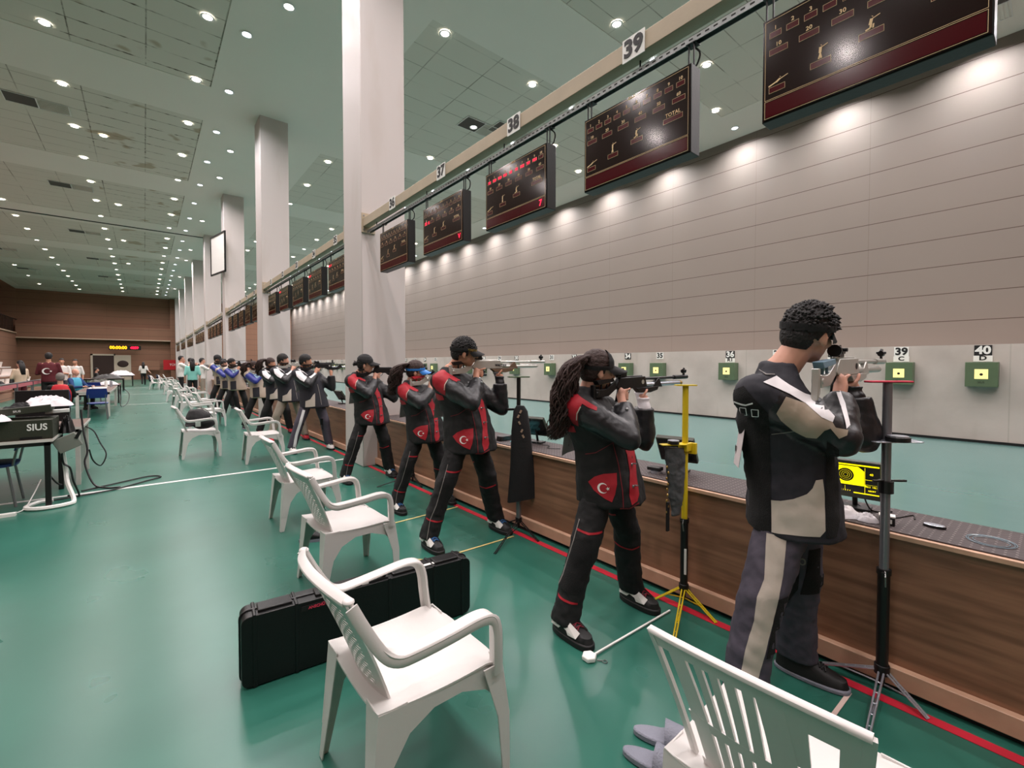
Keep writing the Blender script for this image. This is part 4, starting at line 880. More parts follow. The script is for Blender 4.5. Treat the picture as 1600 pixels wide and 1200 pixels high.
# spectator stand with white benches
M['bench_w'] = mat('white bench plastic', (226, 214, 208), .4)
t = thing('spectator_stand', 'tiered stand with long white seats along the left wall', 'stand', (-4.4, 0, 0))
for k, (x, z, ye) in enumerate(((0, .55, 35.5), (-.95, .95, 38), (-1.9, 1.35, 41), (-2.85, 1.75, 43))):
    obj('tier', MB().bx(x-.95, x, 12, ye, 0, z-.25 if z > .3 else 0), M['leftwall'], t)
    for j in range(8):
        y0 = 12+j*(ye-12)/8; obj('seat_bank', MB().bx(x-.42, x-.02, y0+.1, y0+(ye-12)/8-.25, z-.05, z+.02).box((x-.40, (2*y0+(ye-12)/8-.15)/2, z+.16), (.04, (ye-12)/8-.35, .30), (0, .2, 0)), M['bench_w'], t)
crumple('bag', 'dark bags left on the white seats of the stand', 'bag', -4.6, 26.5, .58, .35, .7, .35, M['blackcloth'], 90)
# picture frame on the side of the third column
t = thing('picture_frame', 'tall black framed white board hung high on the side of the third column', 'picture frame', (2.32, 21.1, 5.85), math.radians(11))
obj('board', MB().bx(-.01, .01, -.75, .75, -.72, .72), M['white'], t); obj('frame', MB().bx(-.03, .02, -.8, -.74, -.78, .78).bx(-.03, .02, .74, .8, -.78, .78).bx(-.03, .02, -.8, .8, .72, .78).bx(-.03, .02, -.8, .8, -.78, -.72), M['black'], t)
# ================================================================ people
M['skin'] = mat('skin', (214, 160, 138), .5, spec=.4, bump=(200, .05), noise=(9, .08)); M['skin2'] = mat('tanned skin', (202, 146, 120), .5, spec=.4, bump=(200, .05), noise=(9, .08))
M['hairblk'] = mat('black hair', (16, 13, 13), .65, bump=(70, 1.0)); M['hairbrn'] = mat('dark brown wavy hair', (62, 38, 32), .7, bump=(60, 1.0), noise=(40, .5)); M['greyhair'] = mat('short grey hair', (120, 112, 108), .8, bump=(80, .6))
M['jblack'] = mat('black canvas', (13, 13, 15), .75, bump=(30, .18), noise=(5, .2)); M['jleather'] = mat('black leather sleeve', (27, 28, 32), .42, bump=(22, .35), noise=(8, .3)); M['jred'] = mat('red canvas', (172, 20, 38), .65, bump=(25, .25), noise=(6, .1))
M['darkred'] = mat('dark red piping', (120, 22, 34), .6); M['cream'] = mat('cream leather', (196, 186, 174), .42, bump=(10, .25), noise=(6, .12)); M['beige'] = mat('beige leather', (176, 160, 142), .42, bump=(9, .5), noise=(5, .15)); M['wleather'] = mat('white leather', (228, 226, 228), .42, bump=(14, .25))
M['jnavy'] = mat('dark slate canvas', (34, 34, 43), .8, bump=(30, .15), noise=(5, .15)); M['tgrey'] = mat('purple grey canvas', (74, 69, 82), .75, bump=(26, .2), noise=(5, .15)); M['blueleather'] = mat('blue leather', (34, 46, 128), .45, bump=(20, .3)); M['tbeige'] = mat('beige canvas', (160, 148, 134), .7, bump=(20, .3), noise=(6, .15))
M['pblack'] = mat('black trouser canvas', (12, 12, 14), .8, bump=(26, .3), noise=(5, .25)); M['knee'] = mat('black rubber knee', (9, 9, 10), .95, bump=(200, .4)); M['stitch'] = mat('pale stitching', (120, 116, 112), .7); M['bibp'] = mat('printed paper bib', (205, 196, 196), .7, noise=(8, .08))
M['visor'] = mat('blue visor', (40, 120, 200), .5); M['capb'] = mat('black cap cloth', (18, 18, 20), .8, bump=(60, .2)); M['solek'] = mat('black rubber sole', (16, 16, 17), .6); M['shoew'] = mat('white shoe leather', (226, 222, 218), .45); M['lacer'] = mat('dark red laces', (110, 20, 38), .7); M['lacew'] = mat('blue laces', (40, 90, 140), .7); M['shirtw'] = mat('white shirt', (226, 222, 218), .8, bump=(10, .4)); M['maroon'] = mat('dark red shirt', (86, 20, 30), .8); M['redvest'] = mat('red vest', (190, 26, 40), .7); M['cyanvest'] = mat('light blue vest', (70, 160, 190), .7); M['bluesh'] = mat('blue shirt', (28, 60, 110), .8); M['hoodie'] = mat('beige hooded top', (206, 184, 160), .8); M['teal'] = mat('pale green shirt', (130, 200, 190), .8)
# rifle materials
M['rk'] = mat('black rifle metal', (24, 24, 26), .35, .4); M['rsil'] = mat('silver rifle metal', (188, 188, 182), .32, .55); M['rwood'] = mat('wooden forend', (120, 92, 70), .5, noise=(20, .3)); M['brass2'] = mat('brass end cap', (190, 160, 90), .35, .8); M['redck'] = mat('red cheek pad', (190, 40, 56), .5); M['ltb'] = mat('light blue pad', (120, 150, 170), .5)
def rifle(label, loc, dz=0.0, yaw=0.0, body='rk', stock=None, cyl='alu', barrel='rk', cheek='rk', s=1.0, low=False, name='air_rifle', group=None, logo=None):
    t = thing(name, label, 'rifle', loc, yaw, group); t.rotation_euler.y = dz; t.scale = (s, s, s); stock = stock or body
    def P(nm, mb, m, **k): return obj(nm, mb, M[m], t, **k)
    b = dict(smooth='auto', angle=.6)
    P('barrel', MB().cyl((.45, 0, 0), (.98, 0, 0), .0095, n=14).cyl((.86, 0, 0), (1.03, 0, 0), .0145, n=14), barrel, **b)
    P('air_cylinder', MB().cyl((.5, 0, -.04), (.93, 0, -.04), .015, n=16).cyl((.93, 0, -.04), (.945, 0, -.04), .010, n=12), cyl, **b)
    P('receiver', MB().prism([(.20, -.045), (.24, .012), (.50, .016), (.52, -.055), (.24, -.06)], (0, 0, 0), (1, 0, 0), (0, 0, 1), .036).bx(.22, .48, -.009, .009, .012, .022), body, bevel=.004)
    P('stock', MB().prism([(.045, -.055), (.12, -.05), (.20, -.005), (.215, -.05), (.135, -.095), (.045, -.10)], (0, 0, 0), (1, 0, 0), (0, 0, 1), .026).cyl((.06, 0, -.075), (.02, 0, -.085), .008, n=8), stock, bevel=.004)
    P('cheek_piece', MB().prism([(-.0, .0), (.15, .012), (.165, -.008), (.02, -.026)], (.02, 0, .0), (1, 0, 0), (0, 0, 1), .038).cyl((.08, 0, -.06), (.08, 0, -.01), .006, n=8).cyl((.13, 0, -.06), (.13, 0, -.01), .006, n=8), cheek, bevel=.005)
    P('butt_plate', MB().prism([(-.004, .0), (.014, .0), (.024, -.05), (.018, -.10), (-.012, -.125), (.0, -.06)], (0, 0, -.025), (1, 0, 0), (0, 0, 1), .026).box((.03, 0, -.075), (.03, .034, .05)).cyl((.03, -.02, -.075), (.03, .02, -.075), .012, n=10), 'rsil' if body != 'rk' else 'rk', bevel=.003)
    P('grip', MB().loft([((.262, 0, -.04), (.024, 0, 0), (0, .017, 0)), ((.25, 0, -.09), (.02, 0, 0), (0, .018, 0)), ((.235, 0, -.135), (.022, 0, 0), (0, .017, 0))], 12), 'rk', smooth=True)
    P('forend', MB().prism([(.40, -.058), (.66, -.052), (.64, -.078), (.56, -.092), (.44, -.088)], (0, 0, 0), (1, 0, 0), (0, 0, 1), .034).prism([(.58, -.055), (.65, .0), (.665, .0), (.70, -.06)], (0, 0, 0), (1, 0, 0), (0, 0, 1), .03), 'rwood' if body == 'rsil' and not low else body, bevel=.004)
    P('trigger_guard', MB().tube(shaped([(.29, 0, -.06), (.30, 0, -.09), (.34, 0, -.092), (.36, 0, -.062)], 4), .003, 6), 'rk')
    P('rear_sight', MB().cyl((.235, 0, .046), (.275, 0, .046), .021, .014, n=16).cyl((.222, 0, .046), (.236, 0, .046), .026, n=16).bx(.25, .31, -.012, .012, .02, .036).bx(.262, .30, -.020, .012, .034, .056).cyl((.27, -.012, .05), (.27, -.034, .05), .008, n=10).cyl((.285, 0, .05), (.285, 0, .07), .008, n=10), 'rk', **b)
    P('front_sight', MB().cyl((.975, 0, .040), (1.005, 0, .040), .014, n=16).bx(.982, 1.0, -.004, .004, .01, .03).cyl((.99, -.02, .045), (.99, .02, .045), .006, n=8).cyl((.985, 0, .05), (.995, 0, .06), .008, n=10), 'rk', **b)
    if body == 'rk': P('end_cap', MB().cyl((.925, 0, -.04), (.95, 0, -.04), .0158, n=16), 'brass2', **b)
    mk = MB().cyl((.47, -.0185, -.02), (.47, -.0195, -.02), .014, n=16)
    if logo: mk = MB(); add_text(mk, logo, (.50, -.02, -.03), (1, 0, 0), (0, 0, 1), .026, bold=.0006)
    P('marking', mk, 'rsil' if body == 'rk' else 'ink')
    return t
def V3(p): return Vector(p)
STD = dict(la=(.30, -.03, .09), ra=(-.30, .0, .09), lk=(.22, -.05, .49), rk=(-.19, -.05, .49), lh=(.13, .03, .88), rh=(-.05, -.05, .88), pel=(.05, -.03, .92), waist=(.02, -.02, 1.05), chest=(-.03, .0, 1.20), sh=(-.09, .005, 1.345), neck=(-.125, .0, 1.42),
           head=(-.075, -.045, 1.535), rs=(-.225, -.04, 1.325), re=(-.095, -.285, 1.165), rw=(.045, -.145, 1.315), rg=(.078, -.098, 1.395), ls=(.12, .07, 1.29), le=(.335, -.09, 1.085), lw=(.325, -.10, 1.30), lhand=(.325, -.09, 1.385), bore=1.485, ry=-.09, rx=-.175)
def decal(name, bvh, poly, W, off, m, parent, s, step=.014, zrange=None, jump=.05):
    """panel of cloth sewn on a garment: 2-D outline laid on the surface along W"""
    W = Vector((W[0], W[1], 0)).normalized(); lat = Vector((W.y, -W.x, 0)); bm = bmesh.new()
    vs = [bm.verts.new((a, b, 0)) for a, b in poly]; f = bm.faces.new(vs)
    bmesh.ops.triangulate(bm, faces=[f])
    for ax in (0, 1):
        lo = min(p[ax] for p in poly); hi = max(p[ax] for p in poly); k = lo+step
        while k < hi:
            n = (1, 0, 0) if ax == 0 else (0, 1, 0); co = (k, 0, 0) if ax == 0 else (0, k, 0)
            bmesh.ops.bisect_plane(bm, geom=bm.verts[:]+bm.edges[:]+bm.faces[:], plane_co=co, plane_no=n); k += step
    bmesh.ops.remove_doubles(bm, verts=bm.verts[:], dist=.0004)
    bad = []
    for v in bm.verts:
        o = (lat*v.co.x+Vector((0, 0, v.co.y)))*s-W*2; hit, nrm, i, d = bvh.ray_cast(o, W)
        if hit is None: bad.append(v); continue
        if nrm.dot(W) > 0: nrm = -nrm
        v.co = hit+nrm*off
    bmesh.ops.delete(bm, geom=bad, context='VERTS')
    long_ = [f for f in bm.faces if max(e.calc_length() for e in f.edges) > jump]; bmesh.ops.delete(bm, geom=long_, context='FACES')
    for f in bm.faces:
        if f.normal.dot(W) > 0: f.normal_flip()
    bmesh.ops.recalc_face_normals(bm, faces=bm.faces[:])
    if not bm.faces: bm.free(); return None
    me = bpy.data.meshes.new(name); bm.to_mesh(me); bm.free(); me.polygons.foreach_set('use_smooth', [True]*len(me.polygons)); me.materials.append(m)
    if len(me.polygons) and sum(p.normal.dot(W) for p in me.polygons) > 0: me.flip_normals()
    return obj(name, me, None, parent)
def line_poly(pts, w):
    L, R = [], []
    for i, p in enumerate(pts):
        a = pts[max(i-1, 0)]; b = pts[min(i+1, len(pts)-1)]; d = Vector((b[0]-a[0], b[1]-a[1])); d.normalize(); n = Vector((-d.y, d.x))*w/2
        L.append((p[0]+n.x, p[1]+n.y)); R.append((p[0]-n.x, p[1]-n.y))
    return L+R[::-1]
def crescent(cx, cz, r):
    out = []
    for k in range(17): a = math.radians(40+280*k/16); out.append((cx+r*math.cos(a), cz+r*math.sin(a)))
    for k in range(17): a = math.radians(312-264*k/16); out.append((cx+r*.22+r*.80*math.cos(a), cz+r*.80*math.sin(a)))
    return out
def star(cx, cz, r): return [(cx+(r if k % 2 == 0 else r*.4)*math.cos(math.pi+k*PI/5), cz+(r if k % 2 == 0 else r*.4)*math.sin(math.pi+k*PI/5)) for k in range(10)]
def finger(mb, pts, r): 
    for a, b in zip(pts, pts[1:]): mb.capsule(a, b, r, r*.92, 8)
def head_mesh(mb, hc, s, yaw=0, pitch=0, roll=0, neckp=None, nr=.052):
    R = Euler((roll, pitch, yaw)).to_matrix(); hc = V3(hc)
    def T(p): return hc+R@(Vector(p)*s)
    def ball(c, r, n=16): 
        k = len(mb.v); mb.ball((0, 0, 0), tuple(x*s for x in r), n)
        for i in range(k, len(mb.v)): mb.v[i] = T(c)+R@mb.v[i]
    ball((-.012, 0, .028), (.092, .074, .088)); ball((-.03, 0, .0), (.07, .066, .07)); ball((.03, 0, -.03), (.058, .056, .078)); ball((.045, 0, -.078), (.036, .036, .03)); ball((.0, 0, -.055), (.055, .054, .04))
    ball((.062, 0, .022), (.028, .052, .016)); mb.capsule(T((.084, 0, .008)), T((.106, 0, -.026)), .008*s, .013*s, 8); ball((.083, 0, -.054), (.012, .024, .007)); ball((.081, 0, -.066), (.011, .02, .006)); ball((.07, .03, -.018), (.02, .022, .02)); ball((.07, -.03, -.018), (.02, .022, .02))
    for q in (-1, 1): 
        k = len(mb.v); mb.ball((0, 0, 0), (.019*s, .007*s, .034*s), 12, rot=(0, -.2, q*.35))
        for i in range(k, len(mb.v)): mb.v[i] = T((-.008, q*.079, -.008))+R@mb.v[i]
    if neckp is not None: mb.capsule(V3(neckp)-Vector((0, 0, .04*s)), T((-.03, 0, -.05)), nr*1.12*s, nr*s, 14)
    return T, R
def skull_cap(T, R, s, grow=.008, zcut=-.03, front=.05):
    mb = MB(); 
    def ball(c, r):
        k = len(mb.v); mb.ball((0, 0, 0), tuple((x+grow)*s for x in r), 18)
        for i in range(k, len(mb.v)): mb.v[i] = T(c)+R@mb.v[i]
    ball((-.014, 0, .034), (.092, .074, .088)); ball((-.04, 0, -.005), (.062, .064, .066)); return mb, ball
def clip(me, T, R, keep):
    """drop vertices for which keep(local head point) is false"""
    bm = bmesh.new(); bm.from_mesh(me); Ri = R.inverted(); hc = T((0, 0, 0))
    bad = [v for v in bm.verts if not keep(Ri@(v.co-hc))]; bmesh.ops.delete(bm, geom=bad, context='VERTS'); bm.to_mesh(me); bm.free(); return me
def garment(mb, vox, m, name, parent, smooth=3, disp=None):
    me = remeshed(mb, vox, smooth, disp); me.materials.append(m); return obj(name, me, None, parent), me
def make_shoe(parent, a, s, style, yaw=-PI/2, lb=None):
    t = thing('shoe', None, None); t.parent = parent; t.location = (a[0], a[1], 0); t.rotation_euler.z = yaw
    del_ = [t.pop(k, None) for k in ('label', 'category')]
    L = .30*s
    def out(k, w): 
        pts = []
        for i in range(28):
            u = 2*PI*i/28; x = math.cos(u); y = math.sin(u); wd = w*(1.0+.12*x); pts.append(((math.copysign(abs(x)**.75, x))*L/2*k+L*.18, math.copysign(abs(y)**.8, y)*wd))
        return pts
    th = .034 if style != 'sneaker' else .022
    obj('sole', MB().prism(out(1.0, .054*s), (0, 0, th/2), (1, 0, 0), (0, 1, 0), th), M['solek'] if style != 'sneaker' else M['grey_rubber'], t, bevel=.006)
    up = MB(); W = .05*s
    up.loft([((L*.18, 0, th), (L*.48, 0, 0), (0, W, 0)), ((L*.17, 0, th+.03), (L*.46, 0, 0), (0, W*.96, 0)), ((L*.08, 0, th+.062*s), (L*.34, 0, -.018), (0, W*.78, 0)), ((-.015, 0, th+.095*s), (L*.22, 0, -.014), (0, W*.7, 0)), ((-.03, 0, th+.125*s), (L*.17, 0, 0), (0, W*.64, 0))], 22, power=.8)
    obj('upper', up, M['solek'] if style in ('red', 'sneaker', 'blue') else (M['shoew'] if style == 'white' else M['jred'] if style == 'redshoe' else M['solek']), t, smooth='auto', angle=1.0)
    if style in ('red', 'blue'):
        w = MB()
        for q in (-1, 1):
            w.add([(L*.46, q*W*.55, th+.044*s), (L*.42, q*W*1.0, th+.014*s), (L*.22, q*W*1.02, th+.010*s), (L*.18, q*W*1.0, th+.03*s), (L*.05, q*W*1.0, th+.04*s), (-L*.02, q*W*1.0, th+.02*s), (-L*.24, q*W*.88, th+.02*s), (-L*.22, q*W*.72, th+.085*s), (L*.0, q*W*.66, th+.098*s), (L*.2, q*W*.60, th+.075*s)], [tuple(range(10)) if q < 0 else tuple(range(10))[::-1]])
        k = MB().add([p+Vector((0, math.copysign(.004, p.y), .004)) for p in w.v], w.f)
        obj('white_panels', k, M['shoew'], t)
    l = MB()
    for i in range(6):
        x = L*.38-i*L*.075; z = th+.052*s+i*.0085*s; l.tube([(x, -W*.5, z), (x-.008, 0, z+.012), (x-.016, W*.5, z+.004)], .0035, 6); l.tube([(x, W*.5, z), (x-.008, 0, z+.012), (x-.016, -W*.5, z+.004)], .0035, 6)
    obj('laces', l, M['lacer'] if style == 'red' else M['lacew'] if style == 'blue' else M['solek'], t)
    return t
SH = dict(  # outlines in person space (s along the side view, z up), metres at body height 1.68
    shoulder=[(-.205, 1.37), (-.142, 1.418), (-.116, 1.412), (-.074, 1.363), (-.092, 1.32), (-.1, 1.299), (-.102, 1.217), (-.131, 1.229), (-.175, 1.26), (-.205, 1.30)],
    strip=[(-.126, 1.412), (-.063, 1.373), (.004, 1.333), (.003, 1.315), (-.043, 1.332), (-.084, 1.357)],
    back=[(-.21, 1.236), (-.132, 1.213), (-.12, 1.178), (-.19, 1.168)],
    placket=[(.09, 1.27), (.13, 1.285), (.16, 1.2), (.185, 1.15), (.205, 1.07), (.215, .986), (.22, .913), (.235, .813), (.225, .778), (.195, .764), (.18, .819), (.182, .945), (.165, 1.046), (.14, 1.12), (.11, 1.18)],
    shield=[(-.052, .887), (-.013, .923), (.038, .945), (.11, .951), (.112, .889), (.102, .831), (.086, .788), (.038, .809), (-.018, .845)])
def shooter(label, x, y, s=1.0, style='red', W=(.81, .586), vox=.011, J=None, hair='short', cap='visor', rf=None, skin='skin', shoes='red', group=None, near=True, trouser='pblack', shift=0.0, face=-70, rlabel=''):
    t = thing('person', label, 'person', (x, y, 0), group=group); j = dict(STD); j.update(J or {})
    P = {k: (V3(v)*s if isinstance(v, tuple) else v) for k, v in j.items()}
    fa = math.radians(face); F = Vector((math.cos(fa), math.sin(fa), 0)); Lt = Vector((-F.y, F.x, 0))     # facing, left
    base = {'red': 'jblack', 'grey': 'jnavy', 'blue': 'beige', 'white': 'jnavy'}[style]; sleeve = {'red': 'jleather', 'grey': 'jleather', 'blue': 'blueleather', 'white': 'jleather'}[style]
    # ---- body
    b = MB(); T, R = head_mesh(b, P['head'], s, yaw=j.get('hyaw', -.50), pitch=j.get('hpitch', .10), roll=j.get('hroll', .16), neckp=P['neck'], nr=j.get('nr', .05))
    for c, a_, b_ in ((P['pel'], .12, .09), (P['waist'], .11, .085), (P['chest'], .12, .09), (P['sh'], .11, .07)): b.ball(c, (a_*s, b_*s, .1*s), 12)
    b.capsule(P['pel'], P['chest'], .09*s, .09*s); b.capsule(P['chest'], P['sh'], .09*s, .07*s); b.capsule(P['sh'], P['neck'], .05*s, .046*s); b.capsule(P['sh'], P['rs'], .05*s, .045*s); b.capsule(P['sh'], P['ls'], .05*s, .045*s)
    for A, B, Cc in (('rs', 're', 'rw'), ('ls', 'le', 'lw')): b.capsule(P[A], P[B], .042*s, .036*s); b.capsule(P[B], P[Cc], .036*s, .027*s)
    for A, B, Cc in (('rh', 'rk', 'ra'), ('lh', 'lk', 'la')): b.capsule(P[A], P[B], .065*s, .045*s); b.capsule(P[B], P[Cc], .045*s, .032*s); b.capsule(P['pel'], P[A], .08*s, .065*s)
    # right hand closed round the grip, seen from its back
    g = P['rg']; w = P['rw']; b.capsule(w, g+Vector((-.012, -.012, -.012))*s, .026*s, .027*s); b.ball(g+Vector((-.004, -.012, 0))*s, (.034*s, .02*s, .036*s), 12, rot=(0, -.4, 0))
    for k in range(4):
        k0 = g+Vector((.026+.002*k, -.018, .022-.019*k))*s; e = (.036, .034, .031, .026)[k]
        if k == 0: finger(b, [k0, k0+Vector((.034, -.004, .006))*s, k0+Vector((.058, .010, .006))*s], .0088*s)
        else: finger(b, [k0, k0+Vector((e*.75, .004, -.002))*s, k0+Vector((e*.8, .030, -.002))*s, k0+Vector((e*.15, .036, -.003))*s], .0088*s)
    finger(b, [g+Vector((-.02, -.008, .022))*s, g+Vector((-.004, .004, .046))*s, g+Vector((.018, .012, .052))*s], .0098*s)
    # left hand under the forend
    g = P['lhand']; w = P['lw']; b.capsule(w, g+Vector((0, 0, -.035))*s, .027*s, .03*s); b.ball(g+Vector((0, 0, -.024))*s, (.038*s, .030*s, .02*s), 12)
    for k in range(4):
        k0 = g+Vector((.028-.019*k, .022, -.014))*s; finger(b, [k0, k0+Vector((.002, .016, .02))*s, k0+Vector((.002, .012, .040))*s], .0088*s)
    finger(b, [g+Vector((-.026, -.014, -.014))*s, g+Vector((-.012, -.026, .006))*s, g+Vector((.004, -.026, .026))*s], .0098*s)
    me = remeshed(b, min(vox, .0075) if near else vox, 2); me.materials.append(M[skin]); obj('body', me, None, t)
    # ---- jacket
    jk = MB()
    def E(c, a, d, pw=0): return (c, Lt*a*s, F*d*s)
    pel = P['pel']; hz = Vector((0, 0, .74*s)); hk = j.get('hemk', 1.0); hem = Vector((pel.x+.01*s, pel.y-.015*s, .745*s))-F*(1-hk)*.16*s
    jk.loft([E(hem, .236, .202*hk), E(Vector((pel.x-.0*s, pel.y-.012*s, .86*s))-F*(1-hk)*.12*s, .226, .192*hk), E(P['waist'], .196, .170), E(P['chest'], .205, .166), E(P['chest'].lerp(P['sh'], .6), .198, .145), E(P['sh'], .165, .105), E(P['neck']+Vector((-.0, 0, -.015*s)), .09, .075), E(P['neck']+Vector((.01*s, -.005*s, .022*s)), .072, .068)], 28, power=.85)
    jk.capsule(P['sh']+(P['rs']-P['sh'])*.4, P['rs'], .08*s, .082*s, 16); jk.capsule(P['sh']+(P['ls']-P['sh'])*.4, P['ls'], .08*s, .08*s, 16)
    for A, B, Cc in (('rs', 're', 'rw'), ('ls', 'le', 'lw')):
        a, e, w_ = P[A], P[B], P[Cc]; jk.capsule(a, e, .088*s, .070*s, 16); cuff = e.lerp(w_, .97)
        jk.tube([e-(w_-e).normalized()*.03*s, e, e.lerp(w_, .4), cuff], [.05*s, .070*s, .069*s, .062*s], 16); jk.ball(e-(w_-e).normalized()*.01*s+(e-a).normalized()*.012*s, .058*s, 14)
    me = remeshed(jk, vox, 3, (.09, .022*s) if near else (.15, .01)); me.materials.append(M[base]); me.materials.append(M[sleeve])
    # sleeves are leather
    def seg_d(p, a, c): 
        ab = c-a; k = max(0, min(1, (p-a).dot(ab)/ab.length_squared)); return (p-a-ab*k).length
    for f in me.polygons:
        c = f.center; dr = min(seg_d(c, P['rs'].lerp(P['re'], .22), P['re']), seg_d(c, P['re'], P['rw']), seg_d(c, P['ls'].lerp(P['le'], .35), P['le']), seg_d(c, P['le'], P['lw']))
        if dr < .088*s and (c-P['chest']).dot(Lt) < 9: 
            ax = min(seg_d(c, P['pel'], P['chest']), seg_d(c, P['chest'], P['sh']))
            if ax > .135*s or dr < .07*s: f.material_index = 1
    jo = obj('jacket', me, None, t); bv = bvh_of(me)
    bvT = BVHTree.FromPolygons([v.co.copy() for v in me.vertices], [tuple(p.vertices) for p in me.polygons if p.material_index == 0])
    def D(nm, poly, m, off=.0028, par=None, torso=False): 
        o = decal(nm, bvT if torso else bv, [(a+shift, c) for a, c in poly], W, off*(1 if near else 2.4), M[m], par or jo, s, step=.014 if near else .03, jump=.075 if near else .09); return o
    if style == 'red':
        D('shoulder_panel', SH['shoulder'], 'jred'); D('shoulder_stripe', SH['strip'], 'jred', .0034); D('back_panel', SH['back'], 'jred'); D('front_placket', SH['placket'], 'jred', torso=True); sh = D('hip_shield', SH['shield'], 'jred', .0032)
        D('crescent', crescent(.034, .863, .030), 'white', .0045); D('star', star(.063, .864, .012), 'white', .0045)
        D('piping', line_poly([(-.07, 1.046), (-.008, 1.064), (.086, 1.125), (.12, .991), (.143, .851), (.149, .752)], .0045), 'darkred'); D('shoulder_piping', line_poly([(-.085, 1.338), (-.105, 1.30), (-.108, 1.26)], .006), 'cream', .005)
        D('hem_band', line_poly([(.13, .752), (.18, .748), (.235, .765)], .008), 'darkred')
        D('sleeve_badge', [(-.185, 1.33), (-.15, 1.345), (-.13, 1.31), (-.16, 1.28)], 'jred', .005) if not near else None
        m = MB()
        for a, c in ((.172, 1.10), (.193, .985), (.202, .868)):
            Wv = Vector((W[0], W[1], 0)).normalized(); o = (Vector((Wv.y, -Wv.x, 0))*(a+shift)+Vector((0, 0, c)))*s-Wv*2; h, n_, i_, d_ = bvT.ray_cast(o, Wv)
            if h is not None: m.ball(h-Wv*.004, .009*s, 8); m.box(h-Wv*.006+Vector((.012, -.012, .006))*s, (.02*s, .02*s, .005*s))
        if m.v: obj('buttons', m, M['steel'], jo)
        Wv = Vector((W[0], W[1], 0)).normalized(); o = (Vector((Wv.y, -Wv.x, 0))*.165+Vector((0, 0, 1.315)))*s-Wv*2; h, n_, i_, d_ = bv.ray_cast(o, Wv)
        if h is not None: obj('cuff_snap', MB().ball(h-Wv*.002, .010*s, 8), M['steel'], jo)
    elif style == 'grey':
        D('back_panel', [(-.24, 1.30), (-.119, 1.363), (-.035, 1.259), (-.026, .735), (-.085, .725), (-.24, .73)], 'knee')
        D('sleeve_patch', [(.02, 1.325), (.065, 1.306), (.079, 1.302), (.129, 1.262), (.164, 1.236), (.176, 1.214), (.215, 1.204), (.212, 1.186), (.188, 1.173), (.161, 1.21), (.142, 1.202), (.119, 1.171), (.087, 1.172), (.046, 1.195), (.005, 1.235), (-.01, 1.262)], 'beige')
        D('sleeve_stripe', [(-.055, 1.378), (-.014, 1.40), (.029, 1.367), (.079, 1.334), (.121, 1.316), (.145, 1.286), (.173, 1.252), (.166, 1.233), (.132, 1.25), (.08, 1.3), (.03, 1.335)], 'wleather', .0040)
        D('forearm_stripe', [(.186, 1.345), (.200, 1.340), (.213, 1.295), (.222, 1.219), (.209, 1.208), (.200, 1.282)], 'wleather', .004)
        D('hip_panel', [(-.027, .898), (.005, .902), (.049, .918), (.092, .942), (.11, .966), (.12, .997), (.142, 1.001), (.148, .951), (.153, .806), (.136, .782), (-.023, .768)], 'cream', .0036)
        D('front_edge', [(.152, 1.16), (.19, 1.13), (.20, .84), (.19, .78), (.157, .776), (.152, .96)], 'knee', .0030); D('piping', line_poly([(-.028, 1.171), (.01, 1.179), (.05, 1.194)], .004), 'stitch')
        D('collar_stitch', line_poly([(-.075, 1.425), (-.05, 1.405), (-.02, 1.405)], .003), 'stitch', .005)
        st = MB()
        for a, c in ((-.12, 1.265), (-.08, 1.262)):
            for u0, v0, u1, v1 in ((-.011, -.014, .011, -.014), (.011, -.014, .011, .014), (.011, .014, -.011, .014), (-.011, .014, -.011, -.014)): D('buckle', line_poly([(a+u0, c+v0), (a+u1, c+v1)], .003), 'wleather', .006)
        D('strap', line_poly([(-.15, 1.30), (-.11, 1.292), (-.085, 1.30)], .006), 'wleather', .008)
    elif style in ('white', 'blue'):
        if style == 'white':
            D('sleeve_patch', [(-.19, 1.37), (-.12, 1.38), (-.06, 1.30), (-.02, 1.27), (-.06, 1.20), (-.12, 1.235), (-.17, 1.29)], 'wleather'); D('sleeve_stripe', [(-.16, 1.40), (-.12, 1.405), (-.04, 1.33), (.04, 1.25), (.13, 1.33), (.12, 1.36), (.05, 1.29), (.02, 1.275), (-.05, 1.33)], 'wleather', .004)
            D('hip_panel', [(-.04, .87), (.03, .90), (.07, .97), (.10, 1.0), (.10, .78), (-.045, .77)], 'cream', .0036); D('front_edge', line_poly([(.14, 1.15), (.17, 1.0), (.20, .80)], .008), 'stitch')
        else:
            D('hip_panel', [(-.06, 1.0), (.08, 1.02), (.09, .78), (-.05, .77)], 'jnavy', .0036)
            D('sleeve_stripe', [(-.16, 1.38), (-.12, 1.385), (-.04, 1.31), (.04, 1.23), (.13, 1.31), (.13, 1.33), (.04, 1.25), (-.05, 1.34)], 'ltb', .004)
    # ---- trousers
    tr = MB(); tr.loft([E(Vector((pel.x, pel.y, .80*s)), .150, .115), E(Vector((pel.x, pel.y, .93*s)), .150, .118), E(P['waist'], .145, .115)], 20)
    for A, B, Cc in (('rh', 'rk', 'ra'), ('lh', 'lk', 'la')):
        a, k_, an = P[A], P[B], P[Cc]; bot = an.lerp(k_, -.02); X, Y = Vector((1, 0, 0)), Vector((0, 1, 0)); secs = []
        for q, rr, ss in ((a+Vector((0, 0, .04*s)), .080, .095), (a.lerp(k_, .35), .088, .10), (a.lerp(k_, .7), .086, .096), (k_+Vector((0, .0, .02*s)), .082, .092), (k_.lerp(an, .25)+Vector((0, .01*s, 0)), .078, .088), (k_.lerp(an, .6)+Vector((0, .012*s, 0)), .074, .086), (bot, .072, .09)): secs.append((q, X*rr*s, Y*ss*s))
        tr.loft(secs, 18)
